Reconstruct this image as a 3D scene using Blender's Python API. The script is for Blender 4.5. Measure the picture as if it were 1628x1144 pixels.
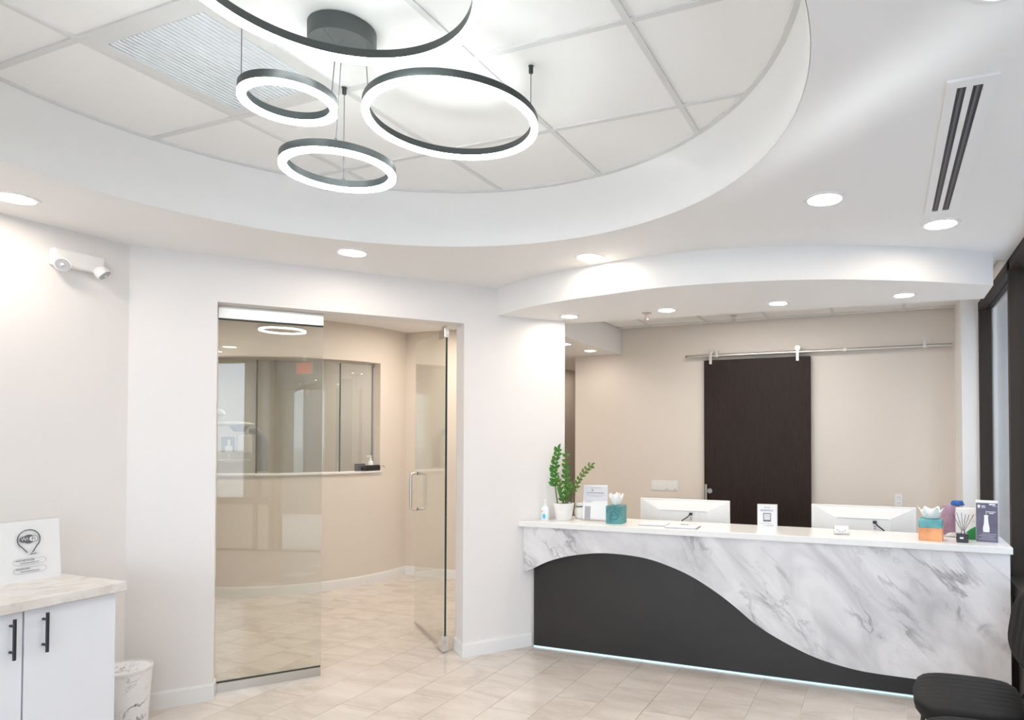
import bpy, bmesh, math, random
from mathutils import Vector, Matrix
random.seed(7)
for o in list(bpy.data.objects): bpy.data.objects.remove(o, do_unlink=True)
scene = bpy.context.scene
col = scene.collection
PI = math.pi

# ------------------------------------------------------------------ camera
cd = bpy.data.cameras.new('camera'); cam = bpy.data.objects.new('camera', cd); col.objects.link(cam)
cd.sensor_fit = 'HORIZONTAL'; cd.sensor_width = 36.0; cd.lens = 1046.36*36/1628
cd.shift_x = (814-996.04)/1628; cd.shift_y = (672.92-572)/1628; cd.clip_start = .05; cd.clip_end = 200
cam.location = (0, 0, 1.6); cam.rotation_euler = (PI/2+.0192, 0, .3749)
scene.camera = cam
# ------------------------------------------------------------------ sky and exposure
SKY = 2.6; EXPO = 1.06
world = bpy.data.worlds.new('sky'); scene.world = world; world.use_nodes = True
bgn = world.node_tree.nodes['Background']; bgn.inputs[0].default_value = (.86, .91, 1.0, 1); bgn.inputs[1].default_value = SKY
vs = scene.view_settings; vs.view_transform = 'Standard'; vs.look = 'None'; vs.exposure = EXPO; vs.gamma = 1; vs.use_curve_mapping = False
def portal(name, loc, rot, sx, sy):
    l = bpy.data.lights.new(name, 'AREA'); l.shape = 'RECTANGLE'; l.size = sx; l.size_y = sy
    l.cycles.is_portal = True
    o = bpy.data.objects.new(name, l); col.objects.link(o); o.location = loc; o.rotation_euler = rot
portal('daylight_portal_side', (.86, 1.75, 1.7), (0, PI/2, 0), 1.95, 8.7)
portal('daylight_portal_front', (-1.6, -2.75, 1.4), (PI/2, 0, 0), 4.4, 2.6)
gl = bpy.data.lights.new('glint_standin_spot', 'SPOT'); gl.energy = 1300; gl.spot_size = math.radians(3.0); gl.spot_blend = 1.0; gl.shadow_soft_size = .12; gl.color = (1, .98, .95)  # added spot lamp outside, standing in for reflected sunlight that streaks the ceiling
glo = bpy.data.objects.new('glint_standin_spot', gl); col.objects.link(glo); glo.location = (4.2, -2.35, .75); glo.scale = (.85, 1.4, 1)
glo.rotation_euler = (Vector((-.10, 2.33, 2.71))-Vector((4.2, -2.35, .75))).to_track_quat('-Z', 'Y').to_euler()
RING_E = 12.0; SPOT_E = 37.0; SPOT_W = 1.0

# ------------------------------------------------------------------ materials
def nodes(name):
    m = bpy.data.materials.new(name); m.use_nodes = True
    nt = m.node_tree; b = nt.nodes['Principled BSDF']
    return m, nt, b
def N(nt, t, **kw):
    n = nt.nodes.new(t)
    for k, v in kw.items():
        if k.startswith('i_'):
            n.inputs[k[2:].replace('_', ' ')].default_value = v
        else: setattr(n, k, v)
    return n
def plain(name, c, rough=.5, metal=0, bump=0, bscale=200, spec=.5, var=0, vscale=3):
    m, nt, b = nodes(name)
    b.inputs['Base Color'].default_value = (*c, 1); b.inputs['Roughness'].default_value = rough
    b.inputs['Metallic'].default_value = metal; b.inputs['Specular IOR Level'].default_value = spec
    tc = N(nt, 'ShaderNodeTexCoord')
    if bump:
        n = N(nt, 'ShaderNodeTexNoise', i_Scale=bscale, i_Detail=3.0); nt.links.new(tc.outputs['Object'], n.inputs['Vector'])
        bp = N(nt, 'ShaderNodeBump', i_Strength=bump, i_Distance=.002)
        nt.links.new(n.outputs['Fac'], bp.inputs['Height']); nt.links.new(bp.outputs['Normal'], b.inputs['Normal'])
    if var:
        n = N(nt, 'ShaderNodeTexNoise', i_Scale=vscale, i_Detail=4.0); nt.links.new(tc.outputs['Object'], n.inputs['Vector'])
        r = N(nt, 'ShaderNodeValToRGB')
        r.color_ramp.elements[0].position = .3; r.color_ramp.elements[1].position = .7
        r.color_ramp.elements[0].color = (*[x*(1-var) for x in c], 1); r.color_ramp.elements[1].color = (*[min(1, x*(1+var)) for x in c], 1)
        nt.links.new(n.outputs['Fac'], r.inputs['Fac']); nt.links.new(r.outputs['Color'], b.inputs['Base Color'])
    return m
def emit(name, c, s):
    m, nt, b = nodes(name)
    b.inputs['Base Color'].default_value = (*c, 1); b.inputs['Emission Color'].default_value = (*c, 1); b.inputs['Emission Strength'].default_value = s
    return m
def glass(name, tint, refl=1.0, rough=0.0, body=0.0, bodyc=(.6, .62, .6)):
    m = bpy.data.materials.new(name); m.use_nodes = True; nt = m.node_tree
    nt.nodes.clear()
    out = N(nt, 'ShaderNodeOutputMaterial'); tr = N(nt, 'ShaderNodeBsdfTransparent'); gl = N(nt, 'ShaderNodeBsdfGlossy')
    tr.inputs[0].default_value = (*tint, 1); gl.inputs['Roughness'].default_value = rough; gl.inputs[0].default_value = (1, 1, 1, 1)
    lw = N(nt, 'ShaderNodeLayerWeight', i_Blend=.5)
    p = N(nt, 'ShaderNodeMath', operation='POWER'); p.inputs[1].default_value = 5
    ma = N(nt, 'ShaderNodeMath', operation='MULTIPLY_ADD'); ma.inputs[1].default_value = .95*refl; ma.inputs[2].default_value = .045*refl
    nt.links.new(lw.outputs['Facing'], p.inputs[0]); nt.links.new(p.outputs[0], ma.inputs[0])
    mx = N(nt, 'ShaderNodeMixShader'); nt.links.new(ma.outputs[0], mx.inputs[0])
    first = tr
    if body:
        df = N(nt, 'ShaderNodeBsdfDiffuse'); df.inputs[0].default_value = (*bodyc, 1)
        m2 = N(nt, 'ShaderNodeMixShader'); m2.inputs[0].default_value = body
        nt.links.new(tr.outputs[0], m2.inputs[1]); nt.links.new(df.outputs[0], m2.inputs[2]); first = m2
    nt.links.new(first.outputs[0], mx.inputs[1]); nt.links.new(gl.outputs[0], mx.inputs[2]); nt.links.new(mx.outputs[0], out.inputs[0])
    return m
def marble(name, base, vein, dark, scale=1.0, rot=(0, .7, 0), rough=.22, stretch=(1, 1, .35), veinw=.035, strong=.55, spots=0):
    m, nt, b = nodes(name); L = nt.links.new
    tc = N(nt, 'ShaderNodeTexCoord'); mp = N(nt, 'ShaderNodeMapping'); mp.inputs['Rotation'].default_value = rot
    mp2 = N(nt, 'ShaderNodeMapping'); mp2.inputs['Scale'].default_value = stretch
    L(tc.outputs['Object'], mp.inputs['Vector']); L(mp.outputs['Vector'], mp2.inputs['Vector'])
    cl = N(nt, 'ShaderNodeTexNoise', i_Scale=2.6*scale, i_Detail=6.0, i_Distortion=1.2); L(mp2.outputs['Vector'], cl.inputs['Vector'])
    r1 = N(nt, 'ShaderNodeValToRGB'); e = r1.color_ramp.elements
    e[0].position = .36; e[0].color = (*vein, 1); e[1].position = .66; e[1].color = (*base, 1)
    L(cl.outputs['Fac'], r1.inputs['Fac'])
    prev = r1.outputs['Color']
    for sc, w, st, off in ((1.7*scale, veinw, strong, 0), (4.1*scale, veinw*.8, strong*.6, 9)):
        ad = N(nt, 'ShaderNodeMapping'); ad.inputs['Location'].default_value = (off, off*.7, off*1.3); L(mp2.outputs['Vector'], ad.inputs['Vector'])
        n = N(nt, 'ShaderNodeTexNoise', i_Scale=sc, i_Detail=8.0, i_Roughness=.62, i_Distortion=.9); L(ad.outputs['Vector'], n.inputs['Vector'])
        s = N(nt, 'ShaderNodeMath', operation='SUBTRACT'); s.inputs[1].default_value = .5; L(n.outputs['Fac'], s.inputs[0])
        a = N(nt, 'ShaderNodeMath', operation='ABSOLUTE'); L(s.outputs[0], a.inputs[0])
        mr = N(nt, 'ShaderNodeMapRange'); mr.inputs['From Min'].default_value = 0; mr.inputs['From Max'].default_value = w
        mr.inputs['To Min'].default_value = st; mr.inputs['To Max'].default_value = 0; L(a.outputs[0], mr.inputs['Value'])
        # break the veins up
        n3 = N(nt, 'ShaderNodeTexNoise', i_Scale=3.0*scale, i_Detail=3.0); L(ad.outputs['Vector'], n3.inputs['Vector'])
        mr3 = N(nt, 'ShaderNodeMapRange'); mr3.inputs['From Min'].default_value = .46; mr3.inputs['From Max'].default_value = .66; L(n3.outputs['Fac'], mr3.inputs['Value'])
        mu = N(nt, 'ShaderNodeMath', operation='MULTIPLY'); L(mr.outputs[0], mu.inputs[0]); L(mr3.outputs[0], mu.inputs[1])
        mx = N(nt, 'ShaderNodeMix', data_type='RGBA'); L(mu.outputs[0], mx.inputs[0]); L(prev, mx.inputs[6]); mx.inputs[7].default_value = (*dark, 1)
        prev = mx.outputs[2]
    L(prev, b.inputs['Base Color']); b.inputs['Roughness'].default_value = rough
    return m

M = {}
M['wall'] = plain('wall_paint_white', (.85, .82, .80), .6, bump=.05, bscale=260)
M['beige'] = plain('wall_paint_beige', (.755, .685, .615), .6, bump=.05, bscale=260)
M['greige'] = plain('wall_paint_grey', (.68, .645, .59), .6)
M['ceil'] = plain('ceiling_paint', (.88, .865, .845), .65, bump=.12, bscale=120)
M['dome'] = plain('dome_paint', (.83, .81, .79), .55)
M['tile'] = plain('ceiling_tile_board', (.88, .87, .85), .8, bump=.12, bscale=300)
M['grid'] = plain('ceiling_grid_steel', (.70, .695, .68), .45)
M['trim'] = plain('white_trim', (.88, .87, .86), .35)
M['white'] = plain('white_plastic', (.86, .855, .84), .35)
M['paper'] = plain('white_paper', (.87, .87, .87), .7)
M['cabinet'] = plain('cabinet_lacquer', (.84, .85, .89), .3)
M['black'] = plain('matte_black_metal', (.018, .018, .02), .4)
M['ringblack'] = plain('ring_dark_metal', (.03, .036, .036), .38)
M['canopy'] = plain('canopy_dark_metal', (.07, .078, .076), .45, bump=.15, bscale=500)
M['frame'] = plain('bronze_window_frame', (.035, .026, .020), .6, spec=.25)
M['steel'] = plain('brushed_steel', (.62, .60, .56), .3, 1)
M['chrome'] = plain('polished_chrome', (.8, .8, .8), .12, 1)
M['glass'] = glass('door_glass', (.95, .96, .935), 1.25, body=.03, bodyc=(.7, .72, .68))
M['glass_edge'] = plain('glass_edge_green', (.03, .05, .045), .15)
M['acrylic'] = glass('clear_acrylic', (.97, .97, .97), 1.0, .02)
M['window_glass'] = glass('window_glass', (.86, .90, .93), .7)
M['clearwin'] = glass('hall_window_glass', (.94, .94, .925), 1.2)
M['lens'] = plain('prismatic_lens', (.62, .66, .68), .25)
M['lens_rib'] = plain('prismatic_rib', (.80, .83, .85), .2)
M['ring_light'] = emit('ring_led', (.93, 1.0, .99), RING_E)
M['spot_light'] = emit('downlight_led', (1.0, .87, .74), SPOT_E)
M['soffit_light'] = emit('soffit_led', (1.0, .88, .76), SPOT_E*1.4)
M['corridor_light'] = emit('corridor_led', (1.0, .89, .78), SPOT_E*.75)
M['hall_light'] = emit('hall_led', (1.0, .90, .78), SPOT_E*3.8)
M['led_blue'] = emit('desk_led', (.62, .9, 1.0), .35)
M['added_room_light'] = emit('added_room_light', (1.0, .95, .88), 6.3)
M['added_office_light'] = emit('added_office_light', (1.0, .95, .88), 5.0)
M['marble'] = marble('desk_marble', (.80, .78, .78), (.56, .545, .55), (.24, .23, .24), 1.5, (0, .75, 0), .2, (1, 1, .4), .03, .75)
M['counter_marble'] = marble('counter_marble', (.83, .80, .76), (.72, .66, .60), (.42, .42, .44), 4.0, (0, 0, .5), .25, (1, .45, 1), .05, .5)
M['bin_marble'] = marble('bin_marble', (.90, .90, .905), (.87, .87, .88), (.06, .06, .07), 2.6, (.5, .3, 0), .3, (1, 1, .45), .022, .95)
M['quartz'] = plain('white_quartz', (.87, .86, .84), .22, var=.02, vscale=60)
M['blackpanel'] = plain('charcoal_laminate', (.021, .0185, .016), .42, bump=.12, bscale=400, var=.22, vscale=2.2)
M['leather'] = plain('black_leatherette', (.009, .0085, .008), .6, bump=.18, bscale=500, spec=.3)
M['grout'] = plain('grout', (.80, .76, .71), .8)
M['soil'] = plain('soil', (.16, .12, .08), .9, bump=.6, bscale=120, var=.4, vscale=80)
M['leaf'] = plain('leaf_green', (.045, .19, .012), .45, var=.4, vscale=30)
M['leaf2'] = plain('leaf_light', (.12, .22, .03), .45, var=.35, vscale=30)
M['stem'] = plain('stem_green', (.13, .16, .06), .5)
M['ceramic'] = plain('white_ceramic', (.88, .865, .84), .3)
M['ink'] = plain('grey_ink', (.13, .13, .15), .6)
M['ink2'] = plain('light_ink', (.42, .42, .45), .6)
M['palegrey'] = plain('pale_grey_print', (.70, .70, .74), .6)
M['teal'] = plain('teal_card', (.10, .30, .31), .5, var=.15, vscale=12)
M['tealdark'] = plain('teal_line', (.035, .16, .19), .5)
M['tissue'] = plain('tissue_paper', (.92, .91, .88), .85)
M['blue'] = plain('blue_plastic', (.012, .10, .36), .4)
M['mauve'] = plain('mauve_film', (.40, .25, .33), .45, var=.2, vscale=18)
M['green'] = plain('green_print', (.01, .23, .04), .45)
M['purple'] = plain('purple_box_print', (.13, .115, .175), .4, var=.15, vscale=14)
M['cyan'] = plain('cyan_label', (.08, .55, .78), .4)
M['pinkred'] = plain('red_print', (.8, .2, .22), .5)
M['gel'] = plain('clear_gel_bottle', (.82, .86, .88), .15)
M['darkglass'] = plain('dark_glass', (.03, .03, .035), .12)
M['reed'] = plain('reed_dark', (.05, .04, .035), .7)
M['cream'] = plain('cream_bag', (.82, .78, .76), .5)
M['red_led'] = emit('exit_red', (1.0, .10, .04), 1.1)
M['facade'] = plain('facade_stucco', (.085, .093, .10), .8, var=.1, vscale=.6)
M['facade_blue'] = plain('facade_blue_glazing', (.014, .045, .10), .35)
M['pier'] = plain('pier_stucco', (.17, .17, .165), .85, var=.08, vscale=3)
M['ground'] = plain('pavement', (.55, .54, .53), .85, var=.1, vscale=2)

# dark sliding door with fine grain
m, nt, b = nodes('espresso_wood'); L = nt.links.new
tc = N(nt, 'ShaderNodeTexCoord'); mp = N(nt, 'ShaderNodeMapping'); mp.inputs['Scale'].default_value = (22, 22, 1.4); L(tc.outputs['Object'], mp.inputs['Vector'])
n = N(nt, 'ShaderNodeTexNoise', i_Scale=6.0, i_Detail=6.0, i_Distortion=.6); L(mp.outputs['Vector'], n.inputs['Vector'])
r = N(nt, 'ShaderNodeValToRGB'); e = r.color_ramp.elements; e[0].position = .3; e[0].color = (.012, .0055, .0035, 1); e[1].position = .75; e[1].color = (.030, .016, .0105, 1)
L(n.outputs['Fac'], r.inputs['Fac']); L(r.outputs['Color'], b.inputs['Base Color']); b.inputs['Roughness'].default_value = .55; b.inputs['Specular IOR Level'].default_value = .3
bp = N(nt, 'ShaderNodeBump', i_Strength=.25, i_Distance=.002); L(n.outputs['Fac'], bp.inputs['Height']); L(bp.outputs['Normal'], b.inputs['Normal'])
M['espresso'] = m

# glossy stone-look floor tile: warm drifts across the floor, a little change from tile to tile
def floor_mat(name, brick):
    m, nt, b = nodes(name); L = nt.links.new
    geo = N(nt, 'ShaderNodeNewGeometry'); oi = N(nt, 'ShaderNodeObjectInfo')
    mp = N(nt, 'ShaderNodeMapping'); mp.inputs['Rotation'].default_value = (0, 0, .95); mp.inputs['Scale'].default_value = (.55, 1.9, 1)
    cm = N(nt, 'ShaderNodeVectorMath', operation='SCALE'); cm.inputs[0].default_value = (13, 7, 5); L(oi.outputs['Random'], cm.inputs['Scale'])
    ad = N(nt, 'ShaderNodeVectorMath', operation='ADD'); L(geo.outputs['Position'], mp.inputs['Vector']); L(mp.outputs['Vector'], ad.inputs[0]); L(cm.outputs[0], ad.inputs[1])
    n = N(nt, 'ShaderNodeTexNoise', i_Scale=2.4, i_Detail=7.0, i_Roughness=.6, i_Distortion=1.1); L(ad.outputs[0], n.inputs['Vector'])
    r = N(nt, 'ShaderNodeValToRGB'); e = r.color_ramp.elements
    e[0].position = .28; e[0].color = (.55, .485, .425, 1); e[1].position = .72; e[1].color = (.745, .685, .63, 1)
    k = e.new(.5); k.color = (.67, .605, .55, 1)
    L(n.outputs['Fac'], r.inputs['Fac'])
    prev = r.outputs['Color']
    n2 = N(nt, 'ShaderNodeTexNoise', i_Scale=7.0, i_Detail=6.0, i_Distortion=1.6); L(ad.outputs[0], n2.inputs['Vector'])
    s = N(nt, 'ShaderNodeMath', operation='SUBTRACT'); s.inputs[1].default_value = .5; L(n2.outputs['Fac'], s.inputs[0])
    a = N(nt, 'ShaderNodeMath', operation='ABSOLUTE'); L(s.outputs[0], a.inputs[0])
    mr = N(nt, 'ShaderNodeMapRange'); mr.inputs['From Max'].default_value = .02; mr.inputs['To Min'].default_value = .4; mr.inputs['To Max'].default_value = 0; L(a.outputs[0], mr.inputs['Value'])
    mx = N(nt, 'ShaderNodeMix', data_type='RGBA'); L(mr.outputs[0], mx.inputs[0]); L(prev, mx.inputs[6]); mx.inputs[7].default_value = (.78, .73, .68, 1); prev = mx.outputs[2]
    L(prev, b.inputs['Base Color']); b.inputs['Roughness'].default_value = .12; b.inputs['Specular IOR Level'].default_value = .5
    return m
M['floor'] = floor_mat('floor_tile_stone', False)

# ------------------------------------------------------------------ mesh helpers
class B:
    def __init__(s): s.v = []; s.f = []
    def add(s, v, f):
        k = len(s.v); s.v += [tuple(x) for x in v]; s.f += [tuple(i+k for i in q) for q in f]; return s
    def box(s, x0, x1, y0, y1, z0, z1):
        return s.add([(x0,y0,z0),(x1,y0,z0),(x1,y1,z0),(x0,y1,z0),(x0,y0,z1),(x1,y0,z1),(x1,y1,z1),(x0,y1,z1)],
                     [(3,2,1,0),(4,5,6,7),(0,1,5,4),(1,2,6,5),(2,3,7,6),(3,0,4,7)])
    def xbox(s, M4, sx, sy, sz):   # box centred on a matrix
        v = [M4 @ Vector((a*sx/2, c*sy/2, d*sz/2)) for d in (-1,1) for a, c in ((-1,-1),(1,-1),(1,1),(-1,1))]
        return s.add(v, [(3,2,1,0),(4,5,6,7),(0,1,5,4),(1,2,6,5),(2,3,7,6),(3,0,4,7)])
    def prism(s, poly, z0, z1):    # ccw polygon
        n = len(poly)
        v = [(p[0],p[1],z0) for p in poly]+[(p[0],p[1],z1) for p in poly]
        return s.add(v, [tuple(range(n))[::-1], tuple(range(n,2*n))]+[(i,(i+1)%n,n+(i+1)%n,n+i) for i in range(n)])
    def slab(s, poly, org, u, w, t0, t1):   # polygon in the (u,w) frame, thickness along u x w
        org = Vector(org); u = Vector(u); w = Vector(w); nn = u.cross(w); n = len(poly)
        v = [org+u*p[0]+w*p[1]+nn*t0 for p in poly]+[org+u*p[0]+w*p[1]+nn*t1 for p in poly]
        return s.add(v, [tuple(range(n))[::-1], tuple(range(n,2*n))]+[(i,(i+1)%n,n+(i+1)%n,n+i) for i in range(n)])
    def tube(s, pts, r, n=8, closed=False):
        pts = [Vector(p) for p in pts]; k = len(pts); rings = []
        up = None
        rr = r if isinstance(r, (list, tuple)) else [r]*k
        for i, p in enumerate(pts):
            a = pts[(i-1) % k] if (closed or i > 0) else p
            c = pts[(i+1) % k] if (closed or i < k-1) else p
            t = (c-a).normalized()
            if up is None: up = Vector((0,0,1)) if abs(t.z) < .9 else Vector((1,0,0))
            x = t.cross(up).normalized(); y = x.cross(t).normalized(); up = y
            rings.append([p+(x*math.cos(2*PI*j/n)+y*math.sin(2*PI*j/n))*rr[i] for j in range(n)])
        v = [q for g in rings for q in g]; f = []
        for i in range(k if closed else k-1):
            for j in range(n):
                a = i*n+j; c = i*n+(j+1) % n; d = ((i+1) % k)*n+(j+1) % n; e2 = ((i+1) % k)*n+j
                f.append((a, c, d, e2))
        if not closed: f += [tuple(range(n))[::-1], tuple(range((k-1)*n, k*n))]
        return s.add(v, f)
    def cyl(s, p0, p1, r, n=16): return s.tube([p0, p1], r, n)
    def lathe(s, prof, c, n=24, axis=None):   # prof: (r,z) bottom to top about vertical axis at c
        v = []; f = []; k = len(prof)
        for r, z in prof:
            v += [(c[0]+r*math.cos(2*PI*j/n), c[1]+r*math.sin(2*PI*j/n), c[2]+z) for j in range(n)]
        for i in range(k-1):
            for j in range(n): f.append((i*n+j, i*n+(j+1) % n, (i+1)*n+(j+1) % n, (i+1)*n+j))
        f += [tuple(range(n))[::-1], tuple(range((k-1)*n, k*n))]
        if axis is not None:
            v = [tuple(axis @ (Vector(p)-Vector(c))+Vector(c)) for p in v]
        return s.add(v, f)
    def band(s, path_in, path_out, z0, z1, cap=True, closed=False):   # wall between two plan paths (in on the left side of travel)
        n = len(path_in); v = []
        for (a, c) in zip(path_in, path_out):
            v += [(a[0],a[1],z0),(c[0],c[1],z0),(c[0],c[1],z1),(a[0],a[1],z1)]
        f = []
        for i in range(n if closed else n-1):
            a = i*4; c = ((i+1) % n)*4
            for j in range(4): f.append((a+j, c+j, c+(j+1) % 4, a+(j+1) % 4))
        if cap and not closed: f += [(0,1,2,3), ((n-1)*4+3,(n-1)*4+2,(n-1)*4+1,(n-1)*4)]
        return s.add(v, f)
    def loft(s, rings, cap=True):
        n = len(rings[0]); v = [q for g in rings for q in g]; f = []
        for i in range(len(rings)-1):
            for j in range(n): f.append((i*n+j, i*n+(j+1) % n, (i+1)*n+(j+1) % n, (i+1)*n+j))
        if cap: f += [tuple(range(n))[::-1], tuple(range((len(rings)-1)*n, len(rings)*n))]
        return s.add(v, f)
def wloc(o):
    v = Vector((0,0,0))
    while o is not None: v += o.location; o = o.parent
    return v
def obj(name, b, mat, parent=None, smooth=False, bevel=0, local=False, seg=2, sub=0):
    me = bpy.data.meshes.new(name)
    off = Vector((0,0,0)) if (local or parent is None) else wloc(parent)
    me.from_pydata([tuple(Vector(p)-off) for p in b.v], [], b.f); me.update()
    bm = bmesh.new(); bm.from_mesh(me); bmesh.ops.recalc_face_normals(bm, faces=bm.faces); bm.to_mesh(me); bm.free()
    me.materials.append(M[mat] if isinstance(mat, str) else mat)
    o = bpy.data.objects.new(name, me); col.objects.link(o); o.parent = parent
    if smooth:
        for p in me.polygons: p.use_smooth = True
        try: me.set_sharp_from_angle(angle=math.radians(40))
        except Exception: pass
    if bevel:
        md = o.modifiers.new('bevel', 'BEVEL'); md.width = bevel; md.segments = seg; md.limit_method = 'ANGLE'; md.angle_limit = math.radians(40)
    if sub:
        md = o.modifiers.new('sub', 'SUBSURF'); md.levels = sub; md.render_levels = sub
    return o
def tag(o, label, cat, group=None):
    o['label'] = label; o['category'] = cat
    if group: o['group'] = group
    return o
def thing(name, label, cat, loc, rotz=0, group=None):
    o = bpy.data.objects.new(name, None); col.objects.link(o); o.location = loc; o.rotation_euler = (0,0,rotz); o.empty_display_size = .05
    return tag(o, label, cat, group)
def structroot(name, loc=(0,0,0)):
    o = bpy.data.objects.new(name, None); col.objects.link(o); o.location = loc; o['kind'] = 'structure'; o.empty_display_size = .05
    return o
def struct(name, b, mat, parent=None, **k):
    o = obj(name, b, mat, parent, **k)
    if parent is None: o['kind'] = 'structure'
    return o
def copy_tree(o, parent=None):
    c = o.copy(); col.objects.link(c); c.parent = parent
    for ch in list(o.children): copy_tree(ch, c)
    return c
def lettering(name, txt, size, mat, parent, org, u, w, align='CENTER', depth=.0004, local=False):
    cu = bpy.data.curves.new(name, 'FONT'); cu.body = txt; cu.size = size; cu.align_x = align; cu.align_y = 'CENTER'; cu.extrude = depth; cu.resolution_u = 3
    t = bpy.data.objects.new(name, cu); col.objects.link(t)
    bpy.context.view_layer.update()
    me = bpy.data.meshes.new_from_object(t.evaluated_get(bpy.context.evaluated_depsgraph_get()))
    bpy.data.objects.remove(t, do_unlink=True)
    u = Vector(u).normalized(); w = Vector(w).normalized(); nn = u.cross(w)
    off = Vector((0,0,0)) if local else wloc(parent)
    for v in me.vertices: v.co = Vector(org)-off+u*v.co.x+w*v.co.y+nn*v.co.z
    me.materials.clear(); me.materials.append(M[mat])
    o = bpy.data.objects.new(name, me); col.objects.link(o); o.parent = parent
    return o

# ------------------------------------------------------------------ layout (metres; camera stands over the origin)
ZC = 2.710; ZD = 3.03; ZS = 2.508; ZT = 2.782; ZH = 2.80; ZTOP = 3.28
XW = -4.090                                  # left wall
CORNER = Vector((-4.090, 2.491))             # where the left wall meets the door wall
DW = Vector((.6217, .7832)).normalized(); NW = Vector((-DW.y, DW.x))     # along / behind the door wall
A0 = Vector((-3.998, 2.607))
WT = .20
def dwp(s, off=0): return A0+DW*s+NW*off     # point on the door wall
S0 = (CORNER-A0).dot(DW); SL = .2885; SR = 1.8235; SE = 2.631
YB = 6.74; XB = -2.716; XWIN = .725

# ------------------------------------------------------------------ floor
fl = B(); fl.box(-9.6, .76, -2.75, 9.3, -.12, -.004)
floor = struct('floor', fl, 'grout')
TWX, TWY = .286, .572
def in_tiles(x, y):
    if x < -4.4: return 2.9 < y < 6.4 and x > -7.0
    if x < -2.5: return 1.3 < y < 6.4
    return 1.3 < y < 4.6
tb = B(); tb.box(.0015, TWX-.0015, .0015, TWY-.0015, -.01, 0)
tile0 = None; cnt = 0
for i in range(-25, 10):
    x = -.4693+i*TWX
    for j in range(-2, 14):
        y = 4.50-TWY*8+j*TWY+(TWY*.5 if i % 2 else 0)
        if x < -7.3 or x > XWIN-.28 or not in_tiles(x+TWX/2, y+TWY/2): continue
        if tile0 is None:
            tile0 = obj('floor_tile', tb, 'floor', floor, bevel=0); t = tile0
        else:
            t = tile0.copy(); col.objects.link(t); t.parent = floor
        t.location = (x, y, 0); cnt += 1
# rest of the floor (behind the viewer, the reception back office and the far rooms) one surface flush with the tiles
def rect_rest():
    b = B()
    b.box(-9.6, -4.4, -2.7, 2.55, -.01, -.0005)
    b.box(-4.4, .74, -2.7, 1.05, -.01, -.0005)
    b.box(-2.45, .74, 4.95, 9.2, -.01, -.0005)
    b.box(-9.6, -2.45, 6.72, 9.2, -.01, -.0005)
    b.box(-9.6, -7.35, 2.55, 6.72, -.01, -.0005)
    return b
rf = obj('floor_field', rect_rest(), 'floor', floor)

# ------------------------------------------------------------------ walls
w = B(); w.box(XW-.15, XW, -2.75, CORNER.y, 0, ZTOP); struct('wall_left', w, 'wall')
def seg(b, s0, s1, z0, z1, o0=0, o1=WT):
    p = [dwp(s0, o0), dwp(s1, o0), dwp(s1, o1), dwp(s0, o1)]
    b.prism([(q.x, q.y) for q in p], z0, z1)
w = B(); seg(w, S0-.02, SL, 0, ZTOP); seg(w, SR, SE, 0, ZTOP); seg(w, SL, SR, 2.427, ZTOP)
wall_door = struct('wall_entry', w, 'wall')
w = B(); w.box(-3.278, .83, YB, YB+.15, 0, ZTOP); struct('wall_back', w, 'beige')
w = B(); w.box(.598, .83, 6.16, YB, 0, ZTOP); struct('wall_right', w, 'wall')
# far corridor and enclosure
w = B(); w.box(-4.2, -3.1, 9.05, 9.2, 0, ZTOP); w.box(-3.278, -3.13, YB+.15, 9.1, 0, ZTOP); w.box(-4.2, -4.05, 6.21, 9.1, 0, ZTOP)
struct('wall_corridor', w, 'beige')
w = B(); w.box(-5.24, -4.05, 6.185, 6.33, 0, ZTOP); struct('wall_hallway_end', w, 'beige')
w = B(); w.box(-9.7, -9.55, -2.75, 9.3, 0, ZTOP); w.box(-9.6, -4.1, 9.05, 9.2, 0, ZTOP); w.box(-9.6, XW-.15, 2.1, 2.25, 0, ZTOP)
struct('wall_outer', w, 'greige')
# curved hallway wall with its long internal window
CC = Vector((-6.581, 5.984)); CR = 1.400
def cpt(deg, r=CR): a = math.radians(deg); return (CC.x+r*math.cos(a), CC.y+r*math.sin(a))
def arc(a0, a1, r, n=40): return [cpt(a0+(a1-a0)*i/n, r) for i in range(n+1)]
W0, W1, W2, W3 = -8.7, -25.9, -61.2, -96.0
w = B()
w.band(arc(8.4, -135, CR, 70), arc(8.4, -135, CR-.13, 70), 0, 1.205)
w.band(arc(8.4, W0, CR, 8), arc(8.4, W0, CR-.13, 8), 1.205, ZTOP)
w.band(arc(W0, W3, CR, 50), arc(W0, W3, CR-.13, 50), 2.405, ZTOP)
w.band(arc(W3, -135, CR, 20), arc(W3, -135, CR-.13, 20), 1.205, ZTOP)
struct('wall_hallway', w, 'beige', smooth=True)
w = B(); w.box(-9.5, -5.3, 7.35, 7.45, 0, ZTOP); w.box(-8.75, -8.65, 4.6, 7.4, 0, ZTOP); w.box(-5.40, -5.30, 6.2, 7.4, 0, ZTOP)
struct('wall_scan_room', w, 'greige')

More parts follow.
